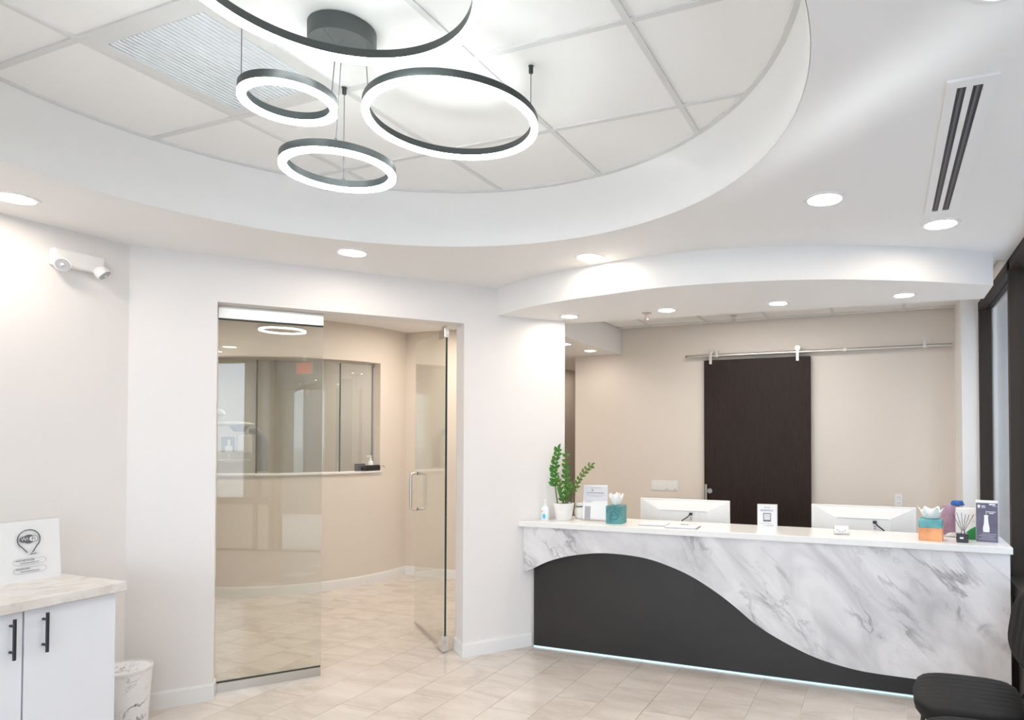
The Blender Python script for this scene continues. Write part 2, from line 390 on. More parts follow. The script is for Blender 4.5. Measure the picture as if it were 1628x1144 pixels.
# ------------------------------------------------------------------ ceilings
DC = Vector((-1.750, 1.748))
def r_lo(t): return 1.568
def r_hi(t): return 1.566
ND = 144
ths = [2*PI*i/ND for i in range(ND)]
lo = [DC+Vector((math.cos(t), math.sin(t)))*r_lo(t) for t in ths]
hi = [DC+Vector((math.cos(t), math.sin(t)))*r_hi(t) for t in ths]
corn = dwp(SE-.05, .1)
outer = [Vector((-4.20, -2.75)), Vector((.83, -2.75)), Vector((.83, 4.71)), Vector((corn.x, 4.71)), dwp(SE-.1, .1), dwp(S0-.02, .1)]
def hit(c, d, poly):
    best = None
    for i in range(len(poly)):
        p = poly[i]; q = poly[(i+1) % len(poly)]; e = q-p; den = d.x*e.y-d.y*e.x
        if abs(den) < 1e-9: continue
        t = ((p.x-c.x)*e.y-(p.y-c.y)*e.x)/den; s = ((p.x-c.x)*d.y-(p.y-c.y)*d.x)/den
        if t > 0 and -1e-6 <= s <= 1+1e-6 and (best is None or t < best): best = t
    return c+d*best
angs = sorted(set([round(t, 6) for t in ths]+[round(math.atan2(p.y-DC.y, p.x-DC.x) % (2*PI), 6) for p in outer]))
w = B(); inn = []; out = []
for t in angs:
    d = Vector((math.cos(t), math.sin(t))); inn.append(DC+d*(r_lo(t)+.0015)); out.append(hit(DC, d, outer))
w.band(inn, out, ZC, ZC+.06, closed=True)
ceiling = struct('ceiling', w, 'ceil')
w = B(); n = ND
v = [(p.x, p.y, ZC+.0) for p in lo]+[(p.x, p.y, ZD+.03) for p in hi]+[(p.x, p.y, ZD+.03) for p in [DC+(q-DC)*1.05 for q in hi]]
f = []
for i in range(n):
    j = (i+1) % n
    f += [(i, j, n+j, n+i), (n+i, n+j, 2*n+j, 2*n+i)]
w.add(v, f)
dome = struct('ceiling_dome', w, 'dome', smooth=True)
# angle trim where the tiles meet the round drum
w = B()
ti = [DC+(q-DC)*.985 for q in hi]
w.band(ti, hi, ZD-.006, ZD+.004, closed=True)
obj('edge_trim', w, 'grid', dome)
# suspended tiles inside the drum, clipped to its outline
def clip(poly, cp):
    res = poly
    for i in range(len(cp)):
        a = cp[i]; c = cp[(i+1) % len(cp)]; e = c-a; src = res; res = []
        if not src: break
        ins = lambda p: e.x*(p.y-a.y)-e.y*(p.x-a.x) >= -1e-9
        for k in range(len(src)):
            p = src[k]; q = src[(k+1) % len(src)]; ip = ins(p); iq = ins(q)
            if ip: res.append(p)
            if ip != iq:
                d1 = e.x*(p.y-a.y)-e.y*(p.x-a.x); d2 = e.x*(q.y-a.y)-e.y*(q.x-a.x); t = d1/(d1-d2); res.append(p+(q-p)*t)
    return res
GX0, GY0, GSX, GSY = -2.6996, 1.4569, .6278, .6278
hull = hi[::3]
PANEL = (0, 0)
for i in range(-3, 6):
    for j in range(-4, 5):
        x0 = GX0+i*GSX; y0 = GY0+j*GSY; g = .0125
        q = [Vector((x0+g, y0+g)), Vector((x0+GSX-g, y0+g)), Vector((x0+GSX-g, y0+GSY-g)), Vector((x0+g, y0+GSY-g))]
        q = clip(q, hull)
        if len(q) < 3: continue
        ar = abs(sum(q[k].x*q[(k+1) % len(q)].y-q[(k+1) % len(q)].x*q[k].y for k in range(len(q))))/2
        if ar < .002 or (i, j) == PANEL: continue
        obj('ceiling_tile', B().prism([(p.x, p.y) for p in q], ZD+.003, ZD+.018), 'tile', dome)
g = B()
for i in range(-3, 7):
    x = GX0+i*GSX
    if abs(x-DC.x) > 1.55: continue
    q = clip([Vector((x-.0125, -1)), Vector((x+.0125, -1)), Vector((x+.0125, 5)), Vector((x-.0125, 5))], hull)
    if len(q) > 2: obj('grid_bar', B().prism([(p.x, p.y) for p in q], ZD-.004, ZD+.010), 'grid', dome)
for j in range(-4, 6):
    y = GY0+j*GSY
    if abs(y-DC.y) > 1.55: continue
    q = clip([Vector((-4, y-.0125)), Vector((0, y-.0125)), Vector((0, y+.0125)), Vector((-4, y+.0125))], hull)
    if len(q) > 2: obj('grid_bar', B().prism([(p.x, p.y) for p in q], ZD-.0035, ZD+.0105), 'grid', dome)
# roof deck above everything
w = B(); w.box(-9.7, .83, -2.75, 9.3, ZTOP-.02, ZTOP+.1); struct('roof_deck', w, 'ceil')
# curved soffit over the desk
sof = [(-2.742, 4.255), (-2.52, 4.140), (-2.312, 4.040), (-1.98, 3.930), (-1.676, 3.862), (-1.366, 3.812), (-1.005, 3.812), (-.692, 3.855), (-.288, 3.968), (.154, 4.182), (.38, 4.325), (.610, 4.478)]
def smooth_path(p, k=6):
    o = []
    P = [Vector(q) for q in p]; P = [P[0]*2-P[1]]+P+[P[-1]*2-P[-2]]
    for i in range(1, len(P)-2):
        for j in range(k):
            t = j/k; a, b2, c, d = P[i-1], P[i], P[i+1], P[i+2]
            o.append(.5*((2*b2)+(c-a)*t+(2*a-5*b2+4*c-d)*t*t+(3*b2-a-3*c+d)*t**3))
    o.append(P[-2]); return o
sp = smooth_path(sof)
poly = [(p.x, p.y) for p in sp]+[(.610, 4.895), (XB, 4.745), (XB, 4.42), (-2.755, 4.28)]
struct('ceiling_soffit', B().prism(poly, ZS, ZT+.08), 'ceil', smooth=False)
# reception ceiling with lay-in tiles
w = B(); w.box(XB-.02, .83, 4.69, YB+.1, ZT+.018, ZT+.06)
cr = struct('ceiling_reception', w, 'grid')
xs = [XB]+[-2.340+.6260*i for i in range(5)]+[.72]
ys = [4.72, 5.36, 5.988, 6.616, YB]
for a, c in zip(xs, xs[1:]):
    for d, e2 in zip(ys, ys[1:]):
        obj('ceiling_tile', B().box(a+.0125, c-.0125, d+.0125, e2-.0125, ZT+.003, ZT+.018), 'tile', cr)
for x in xs[1:-1]: obj('grid_bar', B().box(x-.0125, x+.0125, 4.72, YB, ZT-.004, ZT+.010), 'grid', cr)
for y in ys[1:-1]: obj('grid_bar', B().box(XB, .72, y-.0125, y+.0125, ZT-.0035, ZT+.0105), 'grid', cr)
# lower corridor ceiling with its bulkhead
w = B(); w.box(-3.40, XB, 4.75, 6.20, ZS, ZTOP); w.box(-4.05, XB, 6.20, 9.1, ZS, ZTOP); struct('ceiling_corridor', w, 'ceil')
hp = [dwp(S0-.02, .1), dwp(SE-.1, .1), Vector((XB, 4.74)), Vector((-3.39, 4.74)), Vector((-3.39, 6.19)), Vector((-4.04, 6.19)), Vector((-4.04, 9.1)), Vector((-9.6, 9.1)), Vector((-9.6, 2.2))]
struct('ceiling_hallway', B().prism([(p.x, p.y) for p in hp], ZH, ZH+.08), 'ceil')

# ------------------------------------------------------------------ baseboards
def bb(name, path, mat='trim', h=.098, t=.014):
    P = [Vector(p) for p in path]; a = []; c = []
    for i, p in enumerate(P):
        d = (P[min(i+1, len(P)-1)]-P[max(i-1, 0)]).normalized(); nrm = Vector((d.y, -d.x))
        if 0 < i < len(P)-1:
            d1 = (P[i]-P[i-1]).normalized(); k = max(.5, nrm.dot(Vector((d1.y, -d1.x)))); nrm = nrm/k
        a.append(p+nrm*t); c.append(p)
    b = B(); b.band(a, c, 0, h-.008); b.band([q*.6+r_*.4 for q, r_ in zip(a, c)], c, h-.008, h)
    return struct(name, b, mat)
bb('baseboard_entry_left', [dwp(S0+.02), dwp(SL-.0), dwp(SL, .10)])
bb('baseboard_entry_right', [dwp(SR, WT), dwp(SR, 0), dwp(SR+.530)])
bb('baseboard_left', [(XW, -2.6), (XW, .95)])
bb('baseboard_hallway', arc(-130, 8.1, CR, 70), h=.10)
bb('baseboard_hallway_end', [(-5.185, 6.185), (-4.05, 6.185)], h=.10)

# ------------------------------------------------------------------ glass entry: fixed panel and swung-open leaf
OG = .135
root = structroot('window_1', (*dwp(SL, OG), 0))
def gbox(b, s0, s1, o0, o1, z0, z1): seg(b, s0, s1, z0, z1, o0, o1)
SG = .895
b = B(); gbox(b, SL+.004, SG, OG-.006, OG+.006, .05, 2.36); obj('pane', b, 'glass', root)
b = B(); gbox(b, SL+.001, SG, OG-.022, OG+.022, 2.345, 2.427); obj('top_rail', b, 'steel', root, bevel=.002)
b = B(); gbox(b, SL+.001, SG, OG-.026, OG-.007, .0, .055); gbox(b, SL+.001, SG, OG+.007, OG+.026, .0, .055); gbox(b, SL+.001, SG, OG-.024, OG+.024, .0, .02); obj('bottom_channel', b, 'steel', root)
b = B(); gbox(b, SL+.002, SG, OG-.0085, OG+.0085, .052, .060); gbox(b, SL+.002, SG, OG-.0085, OG+.0085, 2.338, 2.345); obj('gasket', b, 'black', root)
b = B(); gbox(b, SG, SG+.001, OG-.006, OG+.006, .055, 2.345); obj('pane_edge', b, 'palegrey', root)
# leaf
HG = dwp(SR-.085, .165); DD = Vector((-.803, .596)).normalized(); DN = Vector((-DD.y, DD.x)); LW = .87
root = structroot('door_1', (HG.x, HG.y, 0))
def lseg(b, s0, s1, o0, o1, z0, z1):
    p = [HG+DD*s0+DN*o0, HG+DD*s1+DN*o0, HG+DD*s1+DN*o1, HG+DD*s0+DN*o1]
    b.prism([(q.x, q.y) for q in p], z0, z1)
b = B(); lseg(b, 0, LW, -.006, .006, .02, 2.385); obj('pane', b, 'glass', root)
b = B(); lseg(b, -.0025, 0, -.007, .007, .1, 2.34); obj('pane_edge', b, 'glass_edge', root)
b = B(); lseg(b, -.01, .15, -.022, .022, .006, .125); obj('pivot_patch', b, 'chrome', root, bevel=.003)
b = B(); lseg(b, -.01, .14, -.018, .018, 2.335, 2.405); obj('pivot_patch', b, 'chrome', root, bevel=.003)
b = B(); lseg(b, .03, .09, -.012, .012, 2.40, 2.427); obj('pivot_pin', b, 'chrome', root)
b = B(); lseg(b, .14, LW, -.0065, .0065, .012, .02); obj('bottom_sweep', b, 'steel', root)
for sgn in (-1, 1):
    pts = []
    hs = LW-.085; z0, z1 = .985, 1.285; off = .062
    q0 = HG+DD*hs
    for k in range(7):
        a = k/6*PI/2; pts.append((q0+DN*sgn*(.008+(off-.03)+.022*math.sin(a)-.0), z0+.022*(1-math.cos(a))))
    pts = [(q0+DN*sgn*.006, z0)]+pts
    up = [(p, z0+z1-z) for p, z in pts][::-1]
    path = [(p.x, p.y, z) for p, z in pts+up]
    obj('pull_handle', B().tube(path, .0095, 10), 'steel', root, smooth=True)
    for z in (z0, z1): obj('handle_washer', B().cyl((*(q0+DN*sgn*.006), z), (*(q0+DN*sgn*.012), z), .013, 14), 'black', root)

# ------------------------------------------------------------------ hallway window and what stands on its ledge
root = structroot('window_2', (*cpt(-40), 1.2))
for a0, a1 in ((W0, W1), (W1, W2), (W2, W3)):
    b = B(); b.band(arc(a0-.25, a1+.25, CR-.112, 16), arc(a0-.25, a1+.25, CR-.122, 16), 1.222, 2.39); obj('pane', b, 'clearwin', root, smooth=True)
for a in (W1, W2):
    b = B(); b.band(arc(a+.25, a-.25, CR-.109, 1), arc(a+.25, a-.25, CR-.125, 1), 1.222, 2.39); obj('joint_seal', b, 'ink', root)
b = B(); b.band(arc(W0, W3, CR-.10, 50), arc(W0, W3, CR-.13, 50), 2.38, 2.405); obj('head_channel', b, 'steel', root, smooth=True)
b = B(); b.band(arc(W0+.3, W3, CR+.022, 50), arc(W0+.3, W3, CR-.13, 50), 1.205, 1.222); obj('sill', b, 'trim', root, smooth=True)
b = B(); b.band(arc(W0, W0-.6, CR-.10, 1), arc(W0, W0-.6, CR-.13, 1), 1.222, 2.38); obj('side_channel', b, 'ink2', root)
# black camera-like scanner on the ledge
ZL = 1.222
t0 = Vector(cpt(-12.6, CR-.018)); tang = Vector((math.sin(math.radians(12.6)), math.cos(math.radians(12.6))))
def lrot(p): return Matrix.Translation((*p, 0))
rz = math.atan2(tang.y, tang.x)
th_ = thing('handheld_scanner', 'black handheld device with strap lying on the hallway window ledge', 'device', (t0.x+.0, t0.y, ZL), rz)
b = B(); b.xbox(Matrix.Translation((0, 0, .031)), .20, .05, .062); obj('body', b, 'black', th_, bevel=.014, local=True, seg=3)
b = B(); b.tube([(-.10, -.02, .03), (-.128, -.02, .03)], .024, 14); obj('lens', b, 'darkglass', th_, local=True, smooth=True)
b = B(); b.tube([(.10, -.005, .04), (.13, -.02, .052), (.16, -.01, .035), (.17, 0, .012), (.14, .0, .006), (.11, 0, .02)], .0025, 6); obj('strap', b, 'ink', th_, local=True, smooth=True)
t1 = Vector(cpt(-16.6, CR-.088))
b = B(); b.xbox(Matrix.Translation((t1.x, t1.y, ZL+.040)) @ Matrix.Rotation(rz, 4, 'Z') @ Matrix.Rotation(.0, 4, 'X'), .12, .022, .08)
tag(obj('photo_card', b, 'ink', bevel=.003), 'small dark grey card box standing beside the handheld device on the ledge', 'box')
t2 = Vector(cpt(-11.2, CR-.078))
pb = thing('pump_bottle', 'clear pump bottle behind the black handheld device on the window ledge', 'bottle', (t2.x, t2.y, ZL-.0), 0)
obj('bottle_body', B().lathe([(.026, 0), (.028, .01), (.028, .085), (.02, .105), (.011, .112), (.011, .122)], (t2.x, t2.y, ZL), 16), 'gel', pb, smooth=True)
b = B(); b.lathe([(.012, .122), (.012, .136), (.004, .138), (.004, .155), (.012, .156), (.012, .164)], (t2.x, t2.y, ZL), 12); b.tube([(t2.x, t2.y, ZL+.160), (t2.x-.035, t2.y-.02, ZL+.157)], .005, 8)
obj('pump', b, 'white', pb, smooth=True)

# dental x-ray unit inside the scan room
xo = Vector((-6.75, 5.22)); XR = math.atan2(.791, .612)   # local x runs across the view
xr = thing('xray_machine', 'white dental panoramic x-ray unit seen through the hallway window', 'x-ray machine', (xo.x, xo.y, 0), XR)
def rb(b, cx, cy, cz, sx, sy, sz): return b.xbox(Matrix.Translation((cx, cy, cz)), sx, sy, sz)
obj('column', rb(B(), -.30, .12, .95, .16, .18, 1.9), 'white', xr, local=True, bevel=.03, seg=3)
b = B()
rings = []
for k in range(11):
    u = -1+2*k/10; wdt = math.sqrt(max(.02, 1-u*u))
    rings.append([(.0+u*.20, .0+.10*wdt*math.cos(a), 1.735+.028*wdt*math.sin(a)*(1.0)) for a in [2*PI*i/16 for i in range(16)]])
b.loft(rings); obj('rotating_arm', b, 'white', xr, local=True, smooth=True)
b = B()
rings = []
for k in range(9):
    u = k/8; s_ = 1-.55*u
    rings.append([(.05+.11*s_*math.cos(a), .02+.08*s_*math.sin(a), 1.72-.07*u) for a in [2*PI*i/16 for i in range(16)]])
b.loft(rings); obj('arm_hub', b, 'ink2', xr, local=True, smooth=True)
b = B(); b.lathe([(.003, -.055), (.04, -.048), (.065, -.025), (.075, 0), (.065, .025), (.04, .048), (.003, .055)], (-.155, .0, 1.845), 20); obj('upper_head', b, 'white', xr, local=True, smooth=True)
obj('sensor_box', rb(B(), .10, 0, 1.505, .155, .13, .225), 'white', xr, local=True, bevel=.03, seg=3)
obj('sensor_face', rb(B(), -.055, .01, 1.51, .13, .10, .165), 'ink2', xr, local=True, bevel=.008)
obj('chin_post', rb(B(), -.05, -.055, 1.45, .03, .02, .22), 'white', xr, local=True, bevel=.006)
obj('chin_rest', rb(B(), -.05, -.06, 1.455, .075, .03, .075), 'white', xr, local=True, bevel=.006)
b = B(); b.tube([(.15, .06, 1.66), (.22, .07, 1.66), (.27, .08, 1.60), (.285, .08, 1.50), (.285, .08, 1.20)], [.03, .04, .05, .055, .055], 14); obj('tube_head', b, 'ink2', xr, local=True, smooth=True)
obj('lower_column', rb(B(), .0, .10, .67, .36, .16, 1.34), 'greige', xr, local=True, bevel=.04, seg=3)
rl = thing('added_ceiling_light', 'flat white light panel added out of view on the scan room ceiling', 'added ceiling light', (-6.9, 6.3, ZH-.03))  # unseen lamp panel added to light the scan room
obj('frame', B().box(-7.5, -6.3, 5.98, 6.62, ZH-.03, ZH), 'grid', rl)
obj('diffuser', B().box(-7.47, -6.33, 6.01, 6.59, ZH-.034, ZH-.03), 'added_room_light', rl)

# ------------------------------------------------------------------ storefront windows along the right and behind the viewer
root = structroot('window_3', (XWIN, 2, 0))
FD = .10                                        # frame depth
ym = [6.16, 4.717, 3.20, 1.75, .92, -.18, -.42, -2.6]
for k, y in enumerate(ym):
    wd = .075 if k == 1 else .06
    y0 = y-wd if k == 0 else y-wd/2
    obj('mullion', B().box(XWIN, XWIN+FD, y0, y0+wd, 0, ZC), 'frame', root, bevel=.003)
b = B().box(XWIN, XWIN+FD, -2.6, 6.16, ZC-.07, ZC); obj('head_rail', b, 'frame', root)
for a, c in zip(ym, ym[1:]):
    y0, y1 = c+.03, a-.03
    door = (a == .92)
    if not door:
        obj('sill_rail', B().box(XWIN-.03, XWIN+FD, y0, y1, .645, .735), 'frame', root, bevel=.003)
        obj('knee_panel', B().box(XWIN+.03, XWIN+.07, y0, y1, .02, .645), 'beige', root)
        obj('pane', B().box(XWIN+.045, XWIN+.055, y0, y1, .735, ZC-.07), 'window_glass', root)
    else:
        obj('door_stile', B().box(XWIN+.02, XWIN+.08, y0, y0+.1, .02, 2.25), 'frame', root)
        obj('door_stile', B().box(XWIN+.02, XWIN+.08, y1-.1, y1, .02, 2.25), 'frame', root)
        obj('transom', B().box(XWIN, XWIN+FD, y0, y1, 2.25, 2.32), 'frame', root)
        obj('pane', B().box(XWIN+.045, XWIN+.055, y0+.1, y1-.1, .02, 2.25), 'window_glass', root)
        obj('pane', B().box(XWIN+.045, XWIN+.055, y0, y1, 2.32, ZC-.07), 'window_glass', root)
b = B().box(XWIN, XWIN+FD, -2.6, 6.16, 0, .02); obj('floor_rail', b, 'frame', root)
w = B(); w.box(XWIN, .83, -2.75, 6.16, ZC, ZTOP); struct('wall_right_header', w, 'wall')
root = structroot('window_4', (-1.6, -2.65, 0))
for x in (-4.06, -2.9, -1.7, -.5, .69):
    obj('mullion', B().box(x-.03, x+.03, -2.70, -2.60, 0, ZC), 'frame', root)
obj('head_rail', B().box(-4.09, .725, -2.70, -2.60, ZC-.07, ZC), 'frame', root)
obj('floor_rail', B().box(-4.09, .725, -2.70, -2.60, 0, .08), 'frame', root)
for a, c in ((-4.06, -2.9), (-2.9, -1.7), (-1.7, -.5), (-.5, .69)):
    obj('pane', B().box(a+.03, c-.03, -2.655, -2.645, .08, ZC-.07), 'window_glass', root)
w = B(); w.box(-4.24, .83, -2.75, -2.6, ZC, ZTOP); struct('wall_front_header', w, 'wall')
# outside
struct('pavement', B().box(.84, 60, -60, 60, -.15, -.03), 'ground')
struct('pavement_front', B().box(-60, .84, -60, -2.8, -.15, -.03), 'ground')
nb = thing('neighbour_building', 'grey stucco building with blue glazing across the walkway outside the window', 'building', (9, 14, 0))
obj('facade_wall', B().box(5.0, 9, -4, 60, -.03, 9), 'facade', nb)
for k in range(9):
    y0 = 9.0+k*5
    obj('glazing', B().box(4.97, 5.0, y0, y0+4.4, .3, 3.2), 'facade_blue', nb)

pr = thing('added_pier', 'pale grey pier added outside to imitate a reflected column in the window', 'pier', (1.40, 9.4, -.03))  # pier added outside to imitate a pale column reflected in the glass
obj('shaft', B().box(1.285, 1.52, 9.2, 9.6, .27, 4.6), 'pier', pr, bevel=.02)
obj('plinth', B().box(1.25, 1.56, 9.15, 9.65, -.03, .27), 'pier', pr, bevel=.02)
ap = [(1.33, .6), (1.475, .6), (1.475, 3.1)]+[(1.4025+.0725*math.cos(a), 3.1+.16*math.sin(a)) for a in [PI*i/10 for i in range(1, 10)]]+[(1.33, 3.1)]
obj('arched_recess', B().slab(ap, (0, 9.2, 0), (1, 0, 0), (0, 0, 1), -.004, .004), 'facade', pr)
# ------------------------------------------------------------------ ceiling fixtures
def downlight(x, y, z, label, group='recessed round downlights', r=.078, mat='spot_light'):
    d = thing('recessed_downlight', label, 'downlight', (x, y, z), 0, group)
    n = 32; b = B()
    b.lathe([(r+.018, -.004), (r+.018, .0), (r, 0.0), (r, -.006)], (x, y, z), n)
    # open ring: rebuild without the caps
    prof = [(r+.018, 0), (r+.016, -.004), (r, -.006), (r-.004, -.001)]
    b = B(); v = []; f = []
    for rr, zz in prof: v += [(x+rr*math.cos(2*PI*j/n), y+rr*math.sin(2*PI*j/n), z+zz) for j in range(n)]
    for i in range(3):
        for j in range(n): f.append((i*n+j, i*n+(j+1) % n, (i+1)*n+(j+1) % n, (i+1)*n+j))
    b.add(v, f)
    obj('trim_ring', b, 'trim', d, smooth=True)
    b = B(); b.lathe([(r-.003, -.0022), (r-.003, -.0005)], (x, y, z), n); obj('lens', b, mat, d)
    return d
downlight(-3.770, 1.79, ZC, 'round downlight in the ceiling above the emergency light')
downlight(-2.992, 3.076, ZC, 'round downlight in the ceiling above the glass entry door')
downlight(-1.700, 3.695, ZC, 'round downlight in the ceiling close to the curved soffit')
downlight(-.258, 3.188, ZC, 'round downlight alone in the ceiling between the round dome and the slot vent')
downlight(.276, 3.787, ZC, 'round downlight at the end of the slot vent')
downlight(.285, 1.80, ZC, 'round downlight at the far end of the slot vent near the entrance')
downlight(-2.7, -.55, ZC, 'round downlight in the ceiling behind the dome'); downlight(-.30, .01, ZC, 'round downlight mirrored in the fixed glass panel'); downlight(.07, -.50, ZC, 'round downlight near the entrance glazing')
for x, y, l in ((-2.223, 4.465, 'round downlight in the soffit above the potted plant'), (-1.459, 4.499, 'round downlight in the soffit beside the sprinkler head'),
                (-.676, 4.543, 'round downlight in the soffit over the middle of the desk'), (.116, 4.576, 'round downlight in the soffit over the window end of the desk')):
    downlight(x, y, ZS, l, 'downlights in the desk soffit', .060, 'soffit_light')
downlight(-2.935, 5.80, ZS, 'round downlight in the low corridor ceiling behind the wall end', 'corridor downlights', .06, 'corridor_light')
downlight(-2.910, 6.34, ZS, 'round downlight in the low corridor ceiling near the reception back wall', 'corridor downlights', .06, 'corridor_light')
downlight(-3.66, 8.0, ZS, 'round downlight deep in the corridor', 'corridor downlights', .06, 'corridor_light')
downlight(-4.45, 4.40, ZH, 'round downlight in the hallway ceiling inside the glass door', 'hallway downlights', .078, 'hall_light')
downlight(-4.35, 5.5, ZH, 'round downlight in the hallway ceiling near its end wall', 'hallway downlights', .078, 'hall_light')
downlight(-6.1, 3.60, ZH, 'round downlight in the hallway ceiling behind the fixed glass', 'hallway downlights', .078, 'hall_light')

rl = thing('added_ceiling_light', 'flat lit panel added out of view behind the soffit to brighten reception', 'added ceiling light', (-.9, 5.67, ZT))  # hidden lamp panel added to brighten the reception back wall
obj('frame', B().box(-1.69, -.49, 5.385, 5.965, ZT-.006, ZT+.003), 'grid', rl)
obj('diffuser', B().box(-1.66, -.52, 5.415, 5.935, ZT-.010, ZT-.006), 'added_office_light', rl)
# linear slot diffuser
sv = thing('slot_vent', 'white linear ceiling vent with two long black slots', 'vent', (.262, 2.92, ZC))
x0, x1, y0, y1 = .187, .335, 2.262, 3.590
b = B(); zz0, zz1 = ZC-.008, ZC
sl = [(x0, .219), (.246, .265), (.294, x1)]
for a, c in sl: b.box(a, c, y0+.045, y1-.045, zz0, zz1)
b.box(x0, x1, y0, y0+.045, zz0, zz1); b.box(x0, x1, y1-.045, y1, zz0, zz1)
obj('face_frame', b, 'trim', sv)
for a, c in ((.219, .246), (.265, .294)):
    obj('slot', B().box(a, c, y0+.045, y1-.045, ZC-.003, ZC-.001), 'black', sv)
    b = B(); mid = (a+c)/2; b.box(mid-.0045, mid+.0045, y0+.05, y1-.05, ZC-.007, ZC-.003); obj('slot_blade', b, 'ink', sv)
# unlit prismatic panel in the drum ceiling
px0, py0 = GX0+.0125, GY0+.0125; px1, py1 = GX0+GSX-.0125, GY0+GSY-.0125
pl = thing('light_panel', 'unlit ceiling light panel with a ribbed prismatic lens beside the ring chandelier', 'light panel', ((px0+px1)/2, (py0+py1)/2, ZD))
b = B(); fw = .045
b.box(px0, px1, py0, py0+fw, ZD-.002, ZD+.012); b.box(px0, px1, py1-fw, py1, ZD-.002, ZD+.012); b.box(px0, px0+fw, py0+fw, py1-fw, ZD-.002, ZD+.012); b.box(px1-fw, px1, py0+fw, py1-fw, ZD-.002, ZD+.012)
obj('frame', b, 'grid', pl)
obj('lens_backing', B().box(px0+fw, px1-fw, py0+fw, py1-fw, ZD+.009, ZD+.012), 'lens', pl)
b = B(); k = 24; ww = (px1-px0-2*fw)/k
for i in range(k):
    xa = px0+fw+i*ww
    b.box(xa+ww*.2, xa+ww*.72, py0+fw, py1-fw, ZD-.004, ZD+.009)
obj('lens_ribs', b, 'lens_rib', pl)

# sprinkler heads
def sprinkler(x, y, z, label):
    s_ = thing('sprinkler_head', label, 'sprinkler', (x, y, z), 0, 'fire sprinkler heads')
    obj('escutcheon', B().lathe([(.012, -.008), (.030, -.005), (.038, 0)], (x, y, z), 20), 'steel', s_, smooth=True)
    b = B()
    for sg in (-1, 1): b.tube([(x+sg*.010, y, z-.006), (x+sg*.016, y, z-.022), (x+sg*.010, y, z-.040), (x, y, z-.046)], .0032, 6)
    obj('yoke', b, 'steel', s_, smooth=True)
    obj('deflector', B().lathe([(.005, -.052), (.018, -.050), (.018, -.047), (.005, -.045)], (x, y, z), 14), 'steel', s_)
    obj('bulb', B().cyl((x, y, z-.04), (x, y, z-.008), .003, 8), 'pinkred', s_)
sprinkler(-1.635, 4.56, ZS, 'chrome sprinkler head on the smooth soffit above the desk')
sprinkler(-1.384, 6.40, ZT+.003, 'chrome sprinkler head on the tiled ceiling before the back wall')

# emergency light with two lamp heads on the left wall
el = thing('emergency_light', 'white emergency light with two round lamp heads on the left wall', 'emergency light', (XW, 2.21, 2.54))
obj('housing', B().box(XW, XW+.050, 2.09, 2.335, 2.50, 2.592), 'white', el, bevel=.012, seg=3)
for y, z, dx, dy, dz in ((2.122, 2.508, .75, -.45, -.35), (2.305, 2.505, .45, .45, -.65)):
    d = Vector((dx, dy, dz)).normalized(); p = Vector((XW+.065, y, z)); q = d.to_track_quat('Z', 'Y').to_matrix()
    h = obj('lamp_head', B().lathe([(.014, -.03), (.028, -.022), (.037, 0), (.037, .022), (.032, .024)], p, 20, axis=q), 'white', el, smooth=True)
    obj('reflector', B().lathe([(.008, .0245), (.031, .0245), (.031, .0265), (.008, .0255)], p, 20, axis=q), 'ink2', h)
    obj('bulb', B().lathe([(.007, .024), (.009, .029), (.003, .033)], p, 10, axis=q), 'white', h)
# exit sign hung at the entrance (its reflection shows in the glass panel)
ex = thing('exit_sign', 'red lettered exit sign hanging by the entrance, mirrored in the glass', 'exit sign', (.60, .41, 2.45))
obj('face_plate', B().box(.588, .612, .29, .53, 2.45, 2.61), 'white', ex, bevel=.004)
obj('stem', B().box(.592, .608, .39, .43, 2.61, ZC), 'white', ex)
obj('glow_panel', B().box(.585, .588, .305, .515, 2.465, 2.595), 'red_led', ex)
lettering('lettering', 'EXIT', .13, 'white', ex, (.5845, .41, 2.53), (0, -1, 0), (0, 0, 1))

# ------------------------------------------------------------------ ring chandelier
ch = thing('ring_chandelier', 'pendant chandelier of four glowing rings hung from a dark round canopy', 'chandelier', (-1.77, 1.765, ZD))
RINGS = [(-1.575, 2.136, 2.828, 0, 0, .319), (-1.929, 1.913, 2.605, 0, 0, .192), (-1.948, 1.702, 2.77, 0, 0, .146), (-1.4125, 1.361, 2.85, 0, 0, .397)]
CX, CY = -1.772, 1.768
obj('canopy', B().lathe([(.110, -.058), (.113, -.05), (.113, 0)], (CX, CY, ZD), 40), 'canopy', ch, smooth=True)
def ringband(P, ri, ro, z0, z1, n=96):
    cx, cy, cz, a, c, r = P
    b = B(); v = []; f = []
    for i in range(n):
        t = 2*PI*i/n; ct, st = math.cos(t), math.sin(t)
        for rr, zz in ((ri, z0), (ro, z0), (ro, z1), (ri, z1)):
            v.append((cx+rr*ct, cy+rr*st, cz+a*rr*ct+c*rr*st+zz))
    for i in range(n):
        p = i*4; q = ((i+1) % n)*4
        for j in range(4): f.append((p+j, q+j, q+(j+1) % 4, p+(j+1) % 4))
    return b.add(v, f)
def zring(P, x, y): return P[2]+P[3]*(x-P[0])+P[4]*(y-P[1])
for k, P in enumerate(RINGS):
    r = P[5]
    rg = obj('ring', ringband(P, r-.013, r+.013, .008, .036), 'ringblack', ch, smooth=True)
    obj('led_diffuser', ringband(P, r-.0128, r+.0128, -.005, .008), 'ring_light', rg, smooth=True)
def wire(x0, y0, z0, x1, y1, z1): obj('suspension_wire', B().tube([(x0, y0, z0), (x1, y1, z1)], .0016, 6), 'ink', ch)
